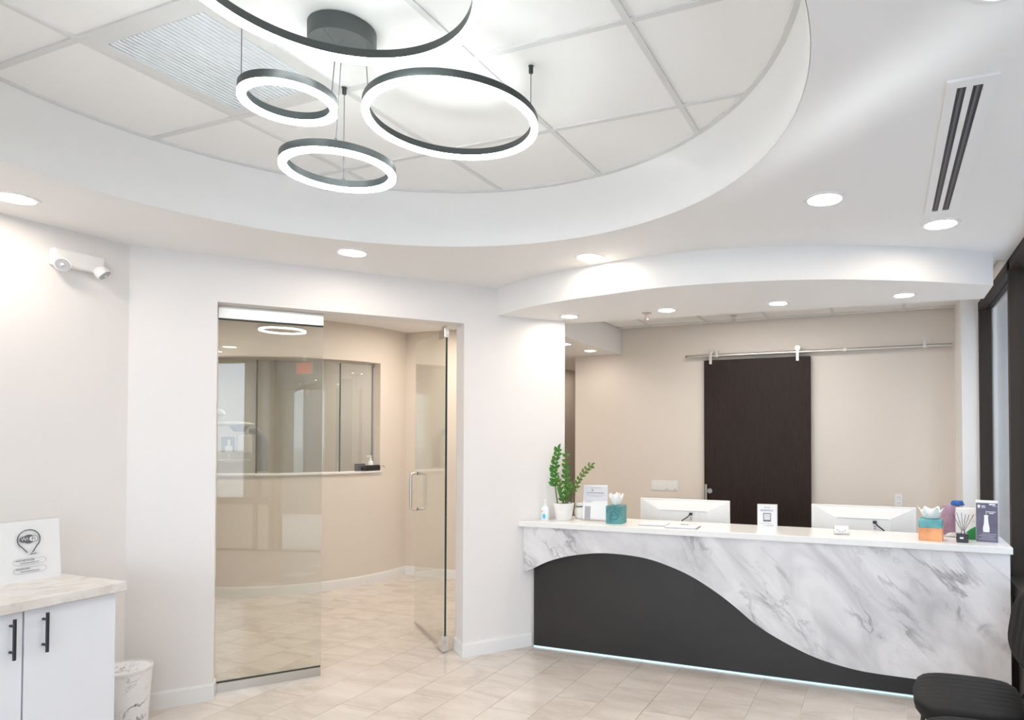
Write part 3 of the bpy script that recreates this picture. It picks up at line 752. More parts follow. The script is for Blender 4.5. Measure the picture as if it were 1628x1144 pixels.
def toring(P, deg, cx=None, cy=None, anchor=False):
    t = math.radians(deg); x = P[0]+P[5]*math.cos(t); y = P[1]+P[5]*math.sin(t); z = zring(P, x, y)+.036
    if anchor:
        obj('wire_anchor', B().lathe([(.007, -.028), (.0085, -.026), (.0085, -.004), (.011, 0)], (x, y, ZD-.004), 12), 'black', ch, smooth=True)
        wire(x, y, ZD-.03, x, y, z)
    else: wire(cx if cx is not None else x, cy if cy is not None else y, ZD-.056, x, y, z)
    obj('wire_grip', B().lathe([(.005, 0), (.005, .012), (.002, .016)], (x, y, z-.002), 8), 'ink', ch)
toring(RINGS[0], 12, anchor=True); toring(RINGS[0], 206, CX+.092, CY+.01)
toring(RINGS[1], 130, anchor=True); toring(RINGS[1], 312, CX+.03, CY-.03)
toring(RINGS[2], 235, anchor=True); toring(RINGS[2], 25, CX-.085, CY+.05)
toring(RINGS[3], 132, CX+.015, CY-.10); toring(RINGS[3], 310, anchor=True)

# ------------------------------------------------------------------ reception desk
dk = thing('reception_desk', 'long reception desk with white top, grey veined marble front and black wave', 'desk', (-.95, 4.58, 0))
ZQ = .957
def dwx(y): return A0.x+DW.x*(y-A0.y)/DW.y      # face of the door wall at depth y
slab = [(dwx(4.355)+.015, 4.355), (.680, 4.355), (.680, 4.80), (dwx(4.66)+.012, 4.80), (dwx(4.66)+.012, 4.66)]
obj('countertop', B().prism(slab, ZQ-.040, ZQ), 'quartz', dk, bevel=.003)
curve = [(-2.486, .600), (-2.363, .660), (-2.216, .708), (-2.037, .742), (-1.878, .757), (-1.679, .752), (-1.528, .732), (-1.389, .694), (-1.276, .654), (-1.17, .603), (-1.039, .527), (-.924, .447), (-.824, .372), (-.709, .305), (-.545, .231), (-.405, .183), (-.245, .151), (-.104, .136), (.139, .131), (.41, .128), (.667, .128)]
cvp = smooth_path(curve, 4)
mp_ = [(-2.560, ZQ-.040), (-2.560, .572)]+[(p.x, p.y) for p in cvp]+[(.667, ZQ-.040)]
obj('marble_front', B().slab(mp_, (0, 4.375, 0), (1, 0, 0), (0, 0, 1), -.03, 0), 'marble', dk)
obj('marble_edge', B().box(.652, .667, 4.406, 4.76, .02, ZQ-.04), 'marble', dk)
obj('black_front', B().slab([(-2.505, .012), (.65, .012), (.65, .9), (-2.505, .9)], (0, 4.436, 0), (1, 0, 0), (0, 0, 1), -.02, 0), 'blackpanel', dk)
obj('led_strip', B().box(-2.50, .64, 4.428, 4.434, .001, .010), 'led_blue', dk)
b = B(); b.box(-2.10, .64, 4.47, 4.49, .01, ZQ-.04); obj('inner_panel', b, 'white', dk)
wt = thing('work_table', 'white work surface behind the reception desk carrying the monitors', 'work table', (-.8, 5.2, 0))
obj('worktop', B().box(-2.20, .59, 4.84, 5.50, .70, .735), 'quartz', wt, bevel=.003)
for x in (-2.18, -.8, .56): obj('support_panel', B().box(x, x+.02, 4.85, 5.46, 0.0, .70), 'white', wt)

ZK = ZQ
# ------------------------------------------------------------------ things on the desk
# hand sanitiser
sx, sy = -2.428, 4.473
hs = thing('sanitizer_bottle', 'small clear pump bottle of hand sanitizer with a blue label', 'bottle', (sx, sy, ZK))
b = B(); rings = []
for z, a, c in ((0, .030, .018), (.006, .033, .020), (.085, .033, .020), (.100, .026, .017), (.108, .012, .012), (.118, .011, .011)):
    rings.append([(sx+a*math.copysign(abs(math.cos(t))**.55, math.cos(t)), sy+c*math.copysign(abs(math.sin(t))**.7, math.sin(t)), ZK+z) for t in [2*PI*i/24 for i in range(24)]])
b.loft(rings); obj('bottle_body', b, 'gel', hs, smooth=True)
obj('label', B().slab([(-.019+sx, .012), (.019+sx, .012), (.019+sx, .06), (-.019+sx, .06)], (0, sy-.0205, ZK), (1,0,0), (0,0,1), -.001, 0), 'white', hs)
obj('label_print', B().slab([(sx+.016*math.cos(t)*.9, .032+.019*math.sin(t)) for t in [2*PI*i/20 for i in range(20)]], (0, sy-.0218, ZK), (1,0,0), (0,0,1), -.0005, 0), 'cyan', hs)
obj('brand_dot', B().slab([(sx-.016+.006*math.cos(t), .07+.005*math.sin(t)) for t in [2*PI*i/12 for i in range(12)]], (0, sy-.0205, ZK), (1,0,0), (0,0,1), -.001, 0), 'pinkred', hs)
b = B(); b.lathe([(.012, .118), (.0125, .130), (.005, .133), (.005, .148), (.010, .150), (.010, .160)], (sx, sy, ZK), 14); b.tube([(sx, sy, ZK+.156), (sx-.030, sy-.012, ZK+.152)], .005, 8)
obj('pump', b, 'white', hs, smooth=True)

# potted plant
pxp, pyp = -2.305, 4.540
pp = thing('potted_plant', 'green leafy plant with upright stems in a white ceramic pot', 'potted plant', (pxp, pyp, ZK))
obj('pot', B().lathe([(.056, 0), (.060, .004), (.082, .128), (.082, .132), (.076, .132), (.072, .112), (.003, .110)], (pxp, pyp, ZK), 36), 'ceramic', pp, smooth=True)
obj('soil', B().lathe([(.0725, .110), (.074, .120), (.05, .125), (.003, .128)], (pxp, pyp, ZK), 20), 'soil', pp, smooth=True)
KX = .00486
def leafmesh(b, p, d, L, wd, nrm):
    d = d.normalized(); s_ = d.cross(nrm).normalized(); up = s_.cross(d).normalized()
    prof = [(0, .08), (.25, .8), (.5, 1), (.75, .72), (1.0, .03)]
    v = []; f = []
    for u, k in prof:
        c = p+d*(L*u)+up*(L*.10*math.sin(u*PI)); hw = wd*.5*k
        v += [c-s_*hw+up*hw*.35, c-up*.0006, c+s_*hw+up*hw*.35]
    for i in range(4):
        q = i*3; f += [(q, q+1, q+4, q+3), (q+1, q+2, q+5, q+4)]
    b.add(v, f)
stems = [([(887, 792), (884.5, 772), (883, 755), (884, 738), (886, 724), (890, 711)], -.020, 'leaf', 9, .062, .3),
         ([(900, 790), (899, 765), (899, 743), (899.5, 728), (900, 717)], .012, 'leaf2', 6, .050, .35),
         ([(905, 790), (906, 770), (907, 755), (905, 742), (905, 736)], -.03, 'leaf', 6, .046, .2),
         ([(911, 792), (915, 777), (922, 762), (931, 748), (938, 740), (945, 735)], -.005, 'leaf2', 8, .048, .25),
         ([(897, 792), (895.5, 776), (893, 764), (892, 758)], -.03, 'leaf2', 3, .048, .5),
         ([(903, 792), (904, 782), (908, 772), (912, 766)], -.045, 'leaf', 4, .048, .2),
         ([(900, 792), (898, 782), (896, 774)], -.05, 'leaf', 4, .042, .2)]
for path, yy, mat, nl, LL, st in stems:
    P = [Vector((pxp+(a-897)*KX*1.0, pyp+yy*min(1, (821-c)*KX/.25), ZK+(821-c)*KX)) for a, c in path]
    P[0].z = ZK+.115; P[0].y = pyp+yy*.3
    k = len(P)
    so = obj('stem', B().tube(P, [.0055*(1-.65*i/(k-1)) for i in range(k)], 7), 'stem', pp, smooth=True)
    b = B(); cum = [0]
    for i in range(1, k): cum.append(cum[-1]+(P[i]-P[i-1]).length)
    for q in range(nl):
        u = cum[-1]*(st+(1-st)*(q+.5)/nl)
        i = max(j for j in range(k-1) if cum[j] <= u); t = (u-cum[i])/(cum[i+1]-cum[i]); c = P[i].lerp(P[i+1], t); d = (P[i+1]-P[i]).normalized()
        for sg in (-1, 1):
            side = d.cross(Vector((0, -1, 0))).normalized()*sg
            dd = (d*.75+side*.85+Vector((0, random.uniform(-.5, .2), random.uniform(-.1, .15)))).normalized()
            leafmesh(b, c, dd, LL*random.uniform(.85, 1.15)*(1-.25*q/nl), LL*.52, Vector((sg*.2, -1, .5)).normalized())
    leafmesh(b, P[-1], (P[-1]-P[-2]), LL*.9, LL*.4, Vector((0, -1, .4)))
    obj('leaves', b, mat, so, smooth=True)

# little white vase with a dark band behind the pot
vx, vy = -2.230, 4.665
vs_ = thing('white_vase', 'little white round jar with a dark neck band between the pot and the notice', 'jar', (vx, vy, ZK))
obj('jar_body', B().lathe([(.022, 0), (.030, .004), (.042, .045), (.040, .075), (.028, .090), (.026, .096)], (vx, vy, ZK), 24), 'ceramic', vs_, smooth=True)
obj('neck_band', B().lathe([(.0285, .090), (.0285, .100)], (vx, vy, ZK), 20), 'ink', vs_)
obj('lid', B().lathe([(.030, .100), (.032, .104), (.030, .122), (.003, .126)], (vx, vy, ZK), 20), 'ceramic', vs_, smooth=True)

def upright_sign(name, label, cx, cy, wd, ht, lean, rz, depth=.05, cat='sign'):
    s_ = thing(name, label, cat, (cx, cy, ZK), rz)
    R = Matrix.Rotation(-lean, 4, 'X')
    def fp(x, z, off=0): return R @ Vector((x, off, z))
    def plate(nm, x0, x1, z0, z1, mat, o0, o1):
        v = [fp(x, z, o) for o in (o0, o1) for x, z in ((x0, z0), (x1, z0), (x1, z1), (x0, z1))]
        return obj(nm, B().add(v, [(0,1,2,3), (7,6,5,4), (0,4,5,1), (1,5,6,2), (2,6,7,3), (3,7,4,0)]), mat, s_, local=True)
    return s_, plate, R
# notice in an acrylic stand
s_, plate, R = upright_sign('notice_stand', 'white printed notice in a clear acrylic stand beside the potted plant', -2.066, 4.585, .21, .27, .10, .05)
plate('acrylic_sheet', -.105, .105, .004, .275, 'acrylic', 0, .003)
plate('paper', -.100, .100, .008, .270, 'paper', -.001, .0)
plate('header_band', -.100, .100, .150, .262, 'palegrey', -.0016, -.001)
for z, a, c, mt, h in ((.247, -.045, .045, 'ink2', .004), (.208, -.075, .072, 'ink', .004), (.192, -.07, .066, 'ink2', .003), (.183, -.05, .05, 'ink2', .003), (.146, -.085, -.015, 'ink2', .003), (.138, -.085, -.03, 'ink2', .003)):
    plate('print_line', a, c, z, z+h, mt, -.0022, -.0016)
plate('printed_chair', -.082, -.035, .008, .108, 'ink2', -.0022, -.001)
b = B(); b.slab([(.0+.009*math.cos(t)-.025, .229+.011*math.sin(t)) for t in [2*PI*i/14 for i in range(14)]], R @ Vector((0, -.0016, 0)), R.to_3x3() @ Vector((1,0,0)), R.to_3x3() @ Vector((0,0,1)), 0, .0006)
obj('printed_emblem', b, 'ink2', s_, local=True)
obj('acrylic_foot', B().box(-.105, .105, -.03, .07, 0, .003), 'acrylic', s_, local=True)
obj('acrylic_front_bar', B().box(-.105, .105, -.032, -.028, 0, .018), 'acrylic', s_, local=True)  # clear acrylic bar across the front of the foot

# tissue boxes
def tissue(name, label, cx, cy, s, h, rz, mats):
    t = thing(name, label, 'tissue box', (cx, cy, ZK), rz)
    m0 = mats[0]
    bx = obj('carton', B().box(-s/2, s/2, -s/2, s/2, 0, h*(.62 if len(mats) > 1 else 1)), m0, t, local=True, bevel=.003)
    if len(mats) > 1: obj('carton_band', B().box(-s/2, s/2, -s/2, s/2, h*.62, h), mats[1], t, local=True, bevel=.003)
    return t
def tuft(t, r, z, h, n=7, seed=1):
    rd = random.Random(seed); m_ = n*6; rings = []
    ph = [rd.uniform(.7, 1.0) for _ in range(n)]
    for u in (0, .15, .4, .7, 1.0):
        ring = []
        for i in range(m_):
            a = 2*PI*i/m_; lobe = .5+.5*math.cos(a*n); amp = ph[int((a/(2*PI)*n+.5)) % n]
            rr = r*(.20+.80*u**.55)*(1-.28*u*(1-lobe))*(.8+.2*amp)
            ring.append((rr*math.cos(a), rr*math.sin(a)*.85, z+h*u*(.55+.45*lobe*amp)))
        rings.append(ring)
    for u in (.75, .4):
        rings.append([(p[0]*u, p[1]*u, z+h*(.55+.42*(1-u)*(1 if i % 12 < 6 else .7))) for i, p in enumerate(rings[4])])
    return obj('tissue', B().loft(rings), 'tissue', t, local=True)
t = tissue('tissue_box', 'teal patterned cube tissue box with white tissue sticking out', -1.862, 4.525, .122, .130, .06, ['teal'])
for k, (r0, turns) in enumerate(((.010, 2.2),)):
    pass
def swirl(t, s, h):
    b = B()
    for (cx, cz, r, a0, a1) in ((0, .07, .040, -2.6, 1.6), (0, .07, .022, -.4, 3.6), (.0, .035, .030, 1.2, 4.0), (.0, .07, .055, .2, 2.9)):
        pts = [(cx+r*math.cos(a0+(a1-a0)*i/16), -s/2-.0005, cz+r*math.sin(a0+(a1-a0)*i/16)) for i in range(17)]
        b.tube(pts, .0028, 5)
    obj('swirl_print', b, 'tealdark', t, local=True, smooth=True)
swirl(t, .122, .130); tuft(t, .066, .128, .105, 7, 4)
t = tissue('tissue_box', 'orange and teal cube tissue box with tissue beside the reed diffuser', .254, 5.410, .132, .128, -.12, ['orangecard', 'tealband']) if False else None
M['orangecard'] = plain('orange_watercolour', (.80, .36, .16), .5, var=.25, vscale=9)
M['tealband'] = plain('teal_watercolour', (.14, .42, .45), .5, var=.3, vscale=14)
t = tissue('tissue_box', 'orange and teal cube tissue box with tissue beside the reed diffuser', .260, 4.525, .134, .128, -.12, ['orangecard', 'tealband'])
tuft(t, .080, .126, .085, 6, 9)

# writing pads lying on the counter
def pad(label, cx, cy, sx_, sy_, rz, n=2, clip_=False):
    p = thing('paper_pad', label, 'paper pad', (cx, cy, ZK), rz)
    obj('backing', B().box(-sx_/2, sx_/2, -sy_/2, sy_/2, 0, .005), 'ink2', p, local=True)
    obj('sheet', B().box(-sx_/2+.004, sx_/2-.004, -sy_/2+.004, sy_/2-.004, .005, .011), 'paper', p, local=True)
    if clip_:
        obj('pen_clip', B().box(-.03, .03, sy_/2-.02, sy_/2-.004, .011, .017), 'ink2', p, local=True, bevel=.002)
pad('grey backed paper pad lying on the counter before the monitor', -1.565, 4.525, .20, .13, .06)
pad('paper pad with a small clip lying next to the grey backed pad', -1.335, 4.475, .23, .14, .03, clip_=True)

# white framed notice (plain where the code was)
s_, plate, R = upright_sign('counter_sign', 'small white upright sign standing in front of the dark sliding door', -.755, 4.545, .135, .175, .06, .14)
plate('board', -.067, .060, .0, .178, 'paper', 0, .008)
plate('side_edge', .060, .067, .0, .178, 'palegrey', .001, .03)
plate('logo_mark', -.018, -.012, .152, .158, 'ink', -.001, 0); plate('logo_line', -.009, .016, .153, .157, 'ink2', -.001, 0)
plate('heading_box', -.050, .042, .128, .142, 'palegrey', -.001, 0); plate('heading_line', -.046, .02, .137, .139, 'ink', -.0016, -.001); plate('heading_line', -.046, .036, .131, .133, 'ink2', -.0016, -.001)
plate('picture_frame', -.028, .024, .060, .118, 'ink', -.001, 0); plate('picture_field', -.023, .019, .071, .113, 'palegrey', -.0018, -.001)
for z, a, c in ((.046, -.055, .03), (.036, .0, .045), (.030, -.03, .04)): plate('print_line', a, c, z, z+.0025, 'ink2', -.001, 0)

# clear business-card holder
cx, cy = -.272, 4.535
c_ = thing('card_holder', 'clear acrylic business card holder in front of the second monitor', 'card holder', (cx, cy, ZK), .1)
b = B(); b.box(-.05, .05, -.025, .03, 0, .003); b.box(-.05, .05, -.028, -.025, 0, .022); b.box(-.05, .05, .027, .03, 0, .05); b.box(-.05, -.047, -.025, .03, 0, .03); b.box(.047, .05, -.025, .03, 0, .03)
obj('acrylic_tray', b, 'acrylic', c_, local=True)
b = B(); b.xbox(Matrix.Translation((0, .005, .031)) @ Matrix.Rotation(-.3, 4, 'X'), .088, .012, .05); obj('card', b, 'paper', c_, local=True)
for k, (dx, dz) in enumerate(((-.028, .025), (-.012, .016), (.008, .013), (.022, .022))):
    b = B(); b.xbox(Matrix.Translation((dx, -.008, dz+.006)) @ Matrix.Rotation(-.3, 4, 'X'), .008, .0012, .006); obj('print_line', b, 'ink2', c_, local=True)

# mauve film bag topped with a blue lid
def blob(cx, cy, cz, sx_, sy_, h, seed, n=24, k=10, wob=.10, top=.35):
    rd = random.Random(seed); rings = []
    for i in range(k+1):
        u = i/k; sc = (math.sin(min(1, u*4+.25)*PI/2))*(1-(1-top)*u**2.5)
        rings.append([(cx+sx_*sc*math.cos(t)*(1+wob*math.sin(3*t+seed+u*5)+rd.uniform(-.03, .03)), cy+sy_*sc*math.sin(t)*(1+wob*math.sin(2*t+u*7)), cz+h*u) for t in [2*PI*j/n for j in range(n)]])
    return B().loft(rings)
bx_, by_ = .385, 4.715
mb = thing('gift_bag', 'crumpled mauve gift bag with a blue scalloped top behind the tissue box', 'gift bag', (bx_, by_, ZK))
obj('bag_body', blob(bx_, by_, ZK, .062, .042, .20, 3, wob=.08, top=.75), 'mauve', mb, smooth=True)
obj('bag_base_fold', blob(bx_+.008, by_-.03, ZK, .045, .016, .03, 5, wob=.1), 'cream', mb, smooth=True)
b = blob(bx_+.042, by_+.005, ZK+.196, .040, .030, .034, 8, wob=.05, top=.7); obj('blue_top', b, 'blue', mb, smooth=True)
# cream bag with green corner
gx, gy = .486, 4.620
gb = thing('paper_bag', 'cream paper bag with looping script and a green lower corner', 'paper bag', (gx, gy, ZK), -.02)
obj('bag_body', B().box(-.080, .066, -.018, .018, 0, .195), 'cream', gb, local=True, bevel=.005)
gp = [(-.022, .002), (.064, .002), (.064, .098), (.05, .094), (.03, .083), (.0, .065), (-.022, .045)]
obj('green_print', B().slab(gp, (0, -.0182, 0), (1,0,0), (0,0,1), -.0006, .0006), 'green', gb, local=True)
b = B()
for (cx, cz, r, a0, a1) in ((.028, .135, .018, -2.4, 3.0), (-.02, .12, .012, 0, 4.5), (-.055, .09, .014, 1, 5)):
    b.tube([(cx+r*math.cos(a0+(a1-a0)*i/12), -.0188, cz+r*1.3*math.sin(a0+(a1-a0)*i/12)) for i in range(13)], .0011, 5)
obj('script_print', b, 'ink2', gb, local=True)
# reed diffuser
rx, ry = .430, 4.478
rd_ = thing('reed_diffuser', 'black square reed diffuser bottle with dark reeds', 'reed diffuser', (rx, ry, ZK), -.1)
obj('bottle', B().box(-.033, .033, -.03, .03, 0, .054), 'darkglass', rd_, local=True, bevel=.005)
obj('label', B().box(-.014, .006, -.0312, -.0302, .024, .034), 'paper', rd_, local=True)
obj('collar', B().lathe([(.011, .054), (.011, .072), (.006, .072)], (.004, 0, 0), 14), 'chrome', rd_, local=True)
for k, (dx, dz) in enumerate(((-.055, .165), (-.034, .178), (-.008, .178), (.014, .172), (.034, .170), (.058, .168))):
    obj('reed', B().tube([(.004+dx*.04, (k % 2)*.004, .06), (.004+dx, .006*((k % 3)-1), dz)], .0015, 5), 'reed', rd_, local=True)
# boxed product
qx, qy = .572, 4.560
pbx = thing('product_box', 'dark purple carton with a white bottle picture at the window end of the desk', 'carton', (qx, qy, ZK), -.10)
BW, BD, BH = .118, .085, .248
obj('carton', B().box(-BW/2, BW/2, -BD/2, BD/2, 0, BH), 'white', pbx, local=True, bevel=.002)
yf = -BD/2
obj('front_print', B().box(-BW/2+.001, BW/2-.001, yf-.001, yf, .002, BH-.010), 'purple', pbx, local=True)
prof = [(-.016, .062), (.016, .062), (.018, .085), (.012, .118), (.010, .150), (.011, .165), (-.011, .165), (-.010, .150), (-.012, .118), (-.018, .085)]
obj('bottle_picture', B().slab(prof, (-.004, yf-.0014, 0), (1,0,0), (0,0,1), -.0003, .0003), 'white', pbx, local=True)
obj('bottle_tip', B().box(-.0055, -.0025, yf-.0017, yf-.001, .165, .192), 'palegrey', pbx, local=True)
obj('pin_emblem', B().slab([(.008*math.cos(t)*(1 if math.sin(t) > -.3 else .6), .009*math.sin(t)-(0 if math.sin(t) > -.3 else .004)) for t in [2*PI*i/16 for i in range(16)]], (-.043, yf-.0014, .218), (1,0,0), (0,0,1), -.0003, .0003), 'white', pbx, local=True)
for z, a, c, mt, h in ((.216, -.03, -.008, 'palegrey', .006), (.208, -.03, -.008, 'palegrey', .004), (.226, .012, .045, 'white', .008), (.219, .03, .052, 'palegrey', .003), (.183, .0, .046, 'white', .004), (.174, .012, .036, 'white', .004), (.050, -.03, .05, 'ink2', .003), (.040, -.045, .045, 'ink2', .003), (.030, -.03, .04, 'ink2', .003), (.018, -.045, .045, 'ink2', .003)):
    obj('print_line', B().box(a, c, yf-.0016, yf-.001, z, z+h), mt, pbx, local=True)
for z0, h, mt in ((.195, .030, 'ink2'), (.140, .034, 'ink2'), (.085, .028, 'palegrey'), (.025, .034, 'palegrey')):
    obj('side_picture', B().box(BW/2, BW/2+.0008, -.014, .012, z0, z0+h), mt, pbx, local=True)

# monitors (backs toward the viewer)
def monitor(label, x0, x1, y, ztop, plug):
    t = thing('desktop_monitor', label, 'monitor', ((x0+x1)/2, y+.1, .735)); ht = .345; zb = ztop-ht; cx = (x0+x1)/2; W_ = x1-x0
    b = B(); b.box(x0, x1, y, y+.022, zb, ztop); obj('rear_shell', b, 'white', t, bevel=.004)
    b = B(); ax0, ax1, bx0, bx1 = x0+.02, x1-.02, x0+.17, x1-.17
    zt, zm = ztop-.012, ztop-.085
    v = [(ax0, y, zt), (ax1, y, zt), (bx0, y-.03, zm), (bx1, y-.03, zm), (ax0, y, zb+.01), (ax1, y, zb+.01), (bx0, y-.034, zb+.05), (bx1, y-.034, zb+.05)]
    b.add(v, [(0, 1, 3, 2), (0, 2, 6, 4), (1, 5, 7, 3), (2, 3, 7, 6), (4, 6, 7, 5)]); obj('rear_bulge', b, 'white', t)
    b = B(); b.box(bx0+.01, bx1-.01, y-.0335, y-.030, zm-.004, zm-.001); obj('vent_slot', b, 'ink2', t)
    b = B(); b.box(x0+.01, x1-.01, y+.022, y+.024, zb+.02, ztop-.01); obj('screen', b, 'darkglass', t)
    b = B(); b.box(cx-.03, cx+.03, y+.02, y+.05, .75, zb+.12); b.box(cx-.11, cx+.11, y-.06, y+.14, .735, .747); obj('stand', b, 'steel', t, bevel=.004)
    px_, side = plug
    b = B(); b.box(px_-.013, px_+.013, y-.046, y-.034, ztop-.118, ztop-.098); obj('plug', b, 'black', t, bevel=.002)
    b = B(); b.tube([(px_, y-.044, ztop-.108), (px_+side*.02, y-.065, ztop-.130), (px_+side*.06, y-.075, ztop-.158), (px_+side*.12, y-.07, .80), (px_+side*.14, y-.04, .745)], .0045, 8); obj('cable', b, 'black', t, smooth=True)
    b = B()
    for dz in (.135, .15): b.box(px_-.006, px_+.006, y-.036, y-.0335, ztop-dz-.005, ztop-dz)
    obj('port', b, 'ink', t)
monitor('white backed monitor in front of the wall switch plate', -1.848, -1.117, 5.00, 1.103, (-1.415, -1))
monitor('white backed monitor below the wall outlet beside the tissue box', -.510, .196, 5.00, 1.103, (-.075, 1))

# ------------------------------------------------------------------ reception back wall
root = structroot('door_2', (-1.23, YB-.03, 0))
obj('door_panel', B().box(-1.757, -.683, YB-.070, YB-.030, .015, 2.388), 'espresso', root, bevel=.002)
h = obj('door_handle', B().box(-1.742, -1.720, YB-.105, YB-.090, .88, 1.105), 'steel', root, bevel=.003)
for z in (.92, 1.06): obj('handle_post', B().cyl((-1.731, YB-.092, z), (-1.731, YB-.07, z), .008, 10), 'steel', root)
b = B(); b.cyl((-1.697, YB-.078, 1.035), (-1.697, YB-.07, 1.035), .026, 20); obj('thumb_latch', b, 'steel', root)
for x in (-1.685, -.805):
    b = B(); b.box(x-.015, x+.015, YB-.080, YB-.070, 2.345, 2.470); obj('hanger_strap', b, 'steel', root, bevel=.002)
    b = B(); b.cyl((x+.0, YB-.070, 2.472), (x+.0, YB-.050, 2.472), .027, 24); b.cyl((x, YB-.088, 2.472), (x, YB-.045, 2.472), .010, 12); obj('roller', b, 'steel', root, smooth=True)
rl = thing('door_rail', 'brushed steel sliding door rail fixed across the reception back wall', 'door rail', (-.69, YB, 2.435))
obj('track', B().cyl((-1.935, YB-.062, 2.434), (.540, YB-.062, 2.434), .0165, 14), 'steel', rl, smooth=True)
obj('end_stop', B().tube([(-1.935, YB-.062, 2.434), (-1.96, YB-.062, 2.434)], [.019, .012], 14), 'steel', rl); obj('end_stop', B().cyl((.540, YB-.062, 2.434), (.568, YB-.062, 2.434), .018, 14), 'steel', rl)
for x in (-1.618, -.36, .342):
    b = B(); b.cyl((x, YB, 2.434), (x, YB-.078, 2.434), .012, 12); b.cyl((x, YB-.085, 2.434), (x, YB-.074, 2.434), .018, 14)
    if x != -.36: b.box(x-.012, x+.012, YB-.078, YB-.05, 2.415, 2.487)
    obj('standoff', b, 'steel', rl)
sw = thing('switch_plate', 'wide white wall switch plate on the beige back wall', 'switch plate', (-2.211, YB, 1.071))
obj('plate', B().box(-2.364, -2.059, YB-.008, YB, 1.018, 1.126), 'white', sw, bevel=.003)
for k in range(5):
    x = -2.341+k*.0585; obj('rocker', B().box(x, x+.034, YB-.012, YB-.008, 1.042, 1.108), 'trim', sw, bevel=.001)
b = B(); b.box(-2.20, -2.17, YB-.0125, YB-.008, 1.030, 1.036); b.box(-2.10, -2.08, YB-.0125, YB-.008, 1.030, 1.036); obj('indicator', b, 'ink2', sw)
ot = thing('wall_outlet', 'white duplex wall outlet above the second monitor', 'outlet', (.111, YB, 1.0))
obj('plate', B().box(.077, .147, YB-.006, YB, .938, 1.055), 'white', ot, bevel=.002)
for z in (.968, 1.022):
    obj('socket', B().box(.094, .130, YB-.009, YB-.006, z-.018, z+.018), 'trim', ot, bevel=.002)
    b = B(); b.box(.102, .105, YB-.0098, YB-.009, z-.006, z+.008); b.box(.118, .121, YB-.0098, YB-.009, z-.006, z+.008); obj('slots', b, 'ink', ot)

# ------------------------------------------------------------------ left cabinet, sign and bin
XF = -3.420
cb = thing('base_cabinet', 'white base cabinet with flat doors and black bar handles', 'cabinet', (-3.75, 1.4, 0))
obj('carcass', B().box(XW+.003, XF-.02, .72, 2.042, .09, .862), 'cabinet', cb)
obj('toe_kick', B().box(XW+.003, XF-.08, .74, 2.03, 0, .09), 'black', cb)
dy = [(1.684, 2.044, 1.752), (1.320, 1.680, 1.636), (.72, 1.316, .80)]
for a, c, hy in dy:
    d = obj('door', B().box(XF-.02, XF, a+.0015, c-.0015, .095, .855), 'cabinet', cb, bevel=.0015)
    b = B(); b.cyl((XF+.032, hy, .665), (XF+.032, hy, .835), .0065, 12); hd = obj('handle', b, 'black', d, smooth=True)
    for z in (.695, .805): obj('handle_post', B().cyl((XF, hy, z), (XF+.032, hy, z), .0055, 10), 'black', d, smooth=True)
ct = tag(obj('countertop', B().box(XW+.003, -3.385, .70, 2.072, .862, .905), 'counter_marble', bevel=.003), 'beige veined marble countertop on the white base cabinet', 'countertop')
ws = thing('wifi_sign', 'slanted white sign with a WiFi logo standing on the marble countertop', 'sign', (-3.85, 1.906, .905), 0)
LN = .10
def wp(y, z, o=0): return Vector((-3.835-z*math.sin(LN)+o*math.cos(LN), y, .905+z*math.cos(LN)+o*math.sin(LN)))
def wplate(nm, y0, y1, z0, z1, mat, o0, o1):
    v = [wp(y, z, o) for o in (o0, o1) for y, z in ((y0, z0), (y1, z0), (y1, z1), (y0, z1))]
    return obj(nm, B().add(v, [(0,1,2,3), (7,6,5,4), (0,4,5,1), (1,5,6,2), (2,6,7,3), (3,7,4,0)]), mat, ws)
wplate('backing', 1.772, 2.038, .0, .288, 'paper', -.004, 0)
wplate('acrylic_sheet', 1.770, 2.040, .0, .292, 'acrylic', -.008, -.005)
obj('foot', B().box(-3.95, -3.85, 1.772, 2.038, .905, .909), 'acrylic', ws)
WU = Vector((0, 1, 0)); WV = Vector((-math.sin(LN), 0, math.cos(LN)))
def wslab(nm, poly, mat, o=.0055): return obj(nm, B().slab(poly, wp(0, 0, o), WU, WV, 0, .0005), mat, ws)
yc, zc_ = 1.908, .188
def wtube(nm, pts, r, mat, o=.006, closed=False): return obj(nm, B().tube([wp(y, z, o) for y, z in pts], r, 6, closed), mat, ws)
wtube('speech_bubble', [(yc+.016, zc_-.050)]+[(yc+.045*math.cos(a), zc_+.010+.046*math.sin(a)) for a in [-.85+(PI*2-1.35)*i/28 for i in range(29)]]+[(yc-.008, zc_-.052)], .0024, 'ink')
wtube('bubble_tail', [(yc+.016, zc_-.050), (yc+.003, zc_-.062), (yc+.028, zc_-.060)], .0022, 'ink')
yy = lambda a, rx_, ry_: [(yc+rx_*math.cos(t), zc_+.012+ry_*math.sin(t)) for t in [2*PI*i/24 for i in range(24)]]
wslab('logo_disc', yy(0, .024, .021), 'ink')
def pill(y0, y1, z0, z1, n=8):
    r = (z1-z0)/2; zc2 = (z0+z1)/2
    return [(y1-r+r*math.cos(t), zc2+r*math.sin(t)) for t in [-PI/2+PI*i/n for i in range(n+1)]]+[(y0+r+r*math.cos(t), zc2+r*math.sin(t)) for t in [PI/2+PI*i/n for i in range(n+1)]]
wslab('logo_pill', pill(yc-.037, yc+.037, zc_-.002, zc_+.026), 'ink', .0058)
wslab('logo_half', pill(yc+.002, yc+.035, zc_-.0, zc_+.024), 'white', .0064)
lettering('lettering', 'Wi', .024, 'white', ws, wp(yc-.017, zc_+.012, .0066), WU, WV); lettering('lettering', 'Fi', .024, 'ink', ws, wp(yc+.018, zc_+.012, .0072), WU, WV)
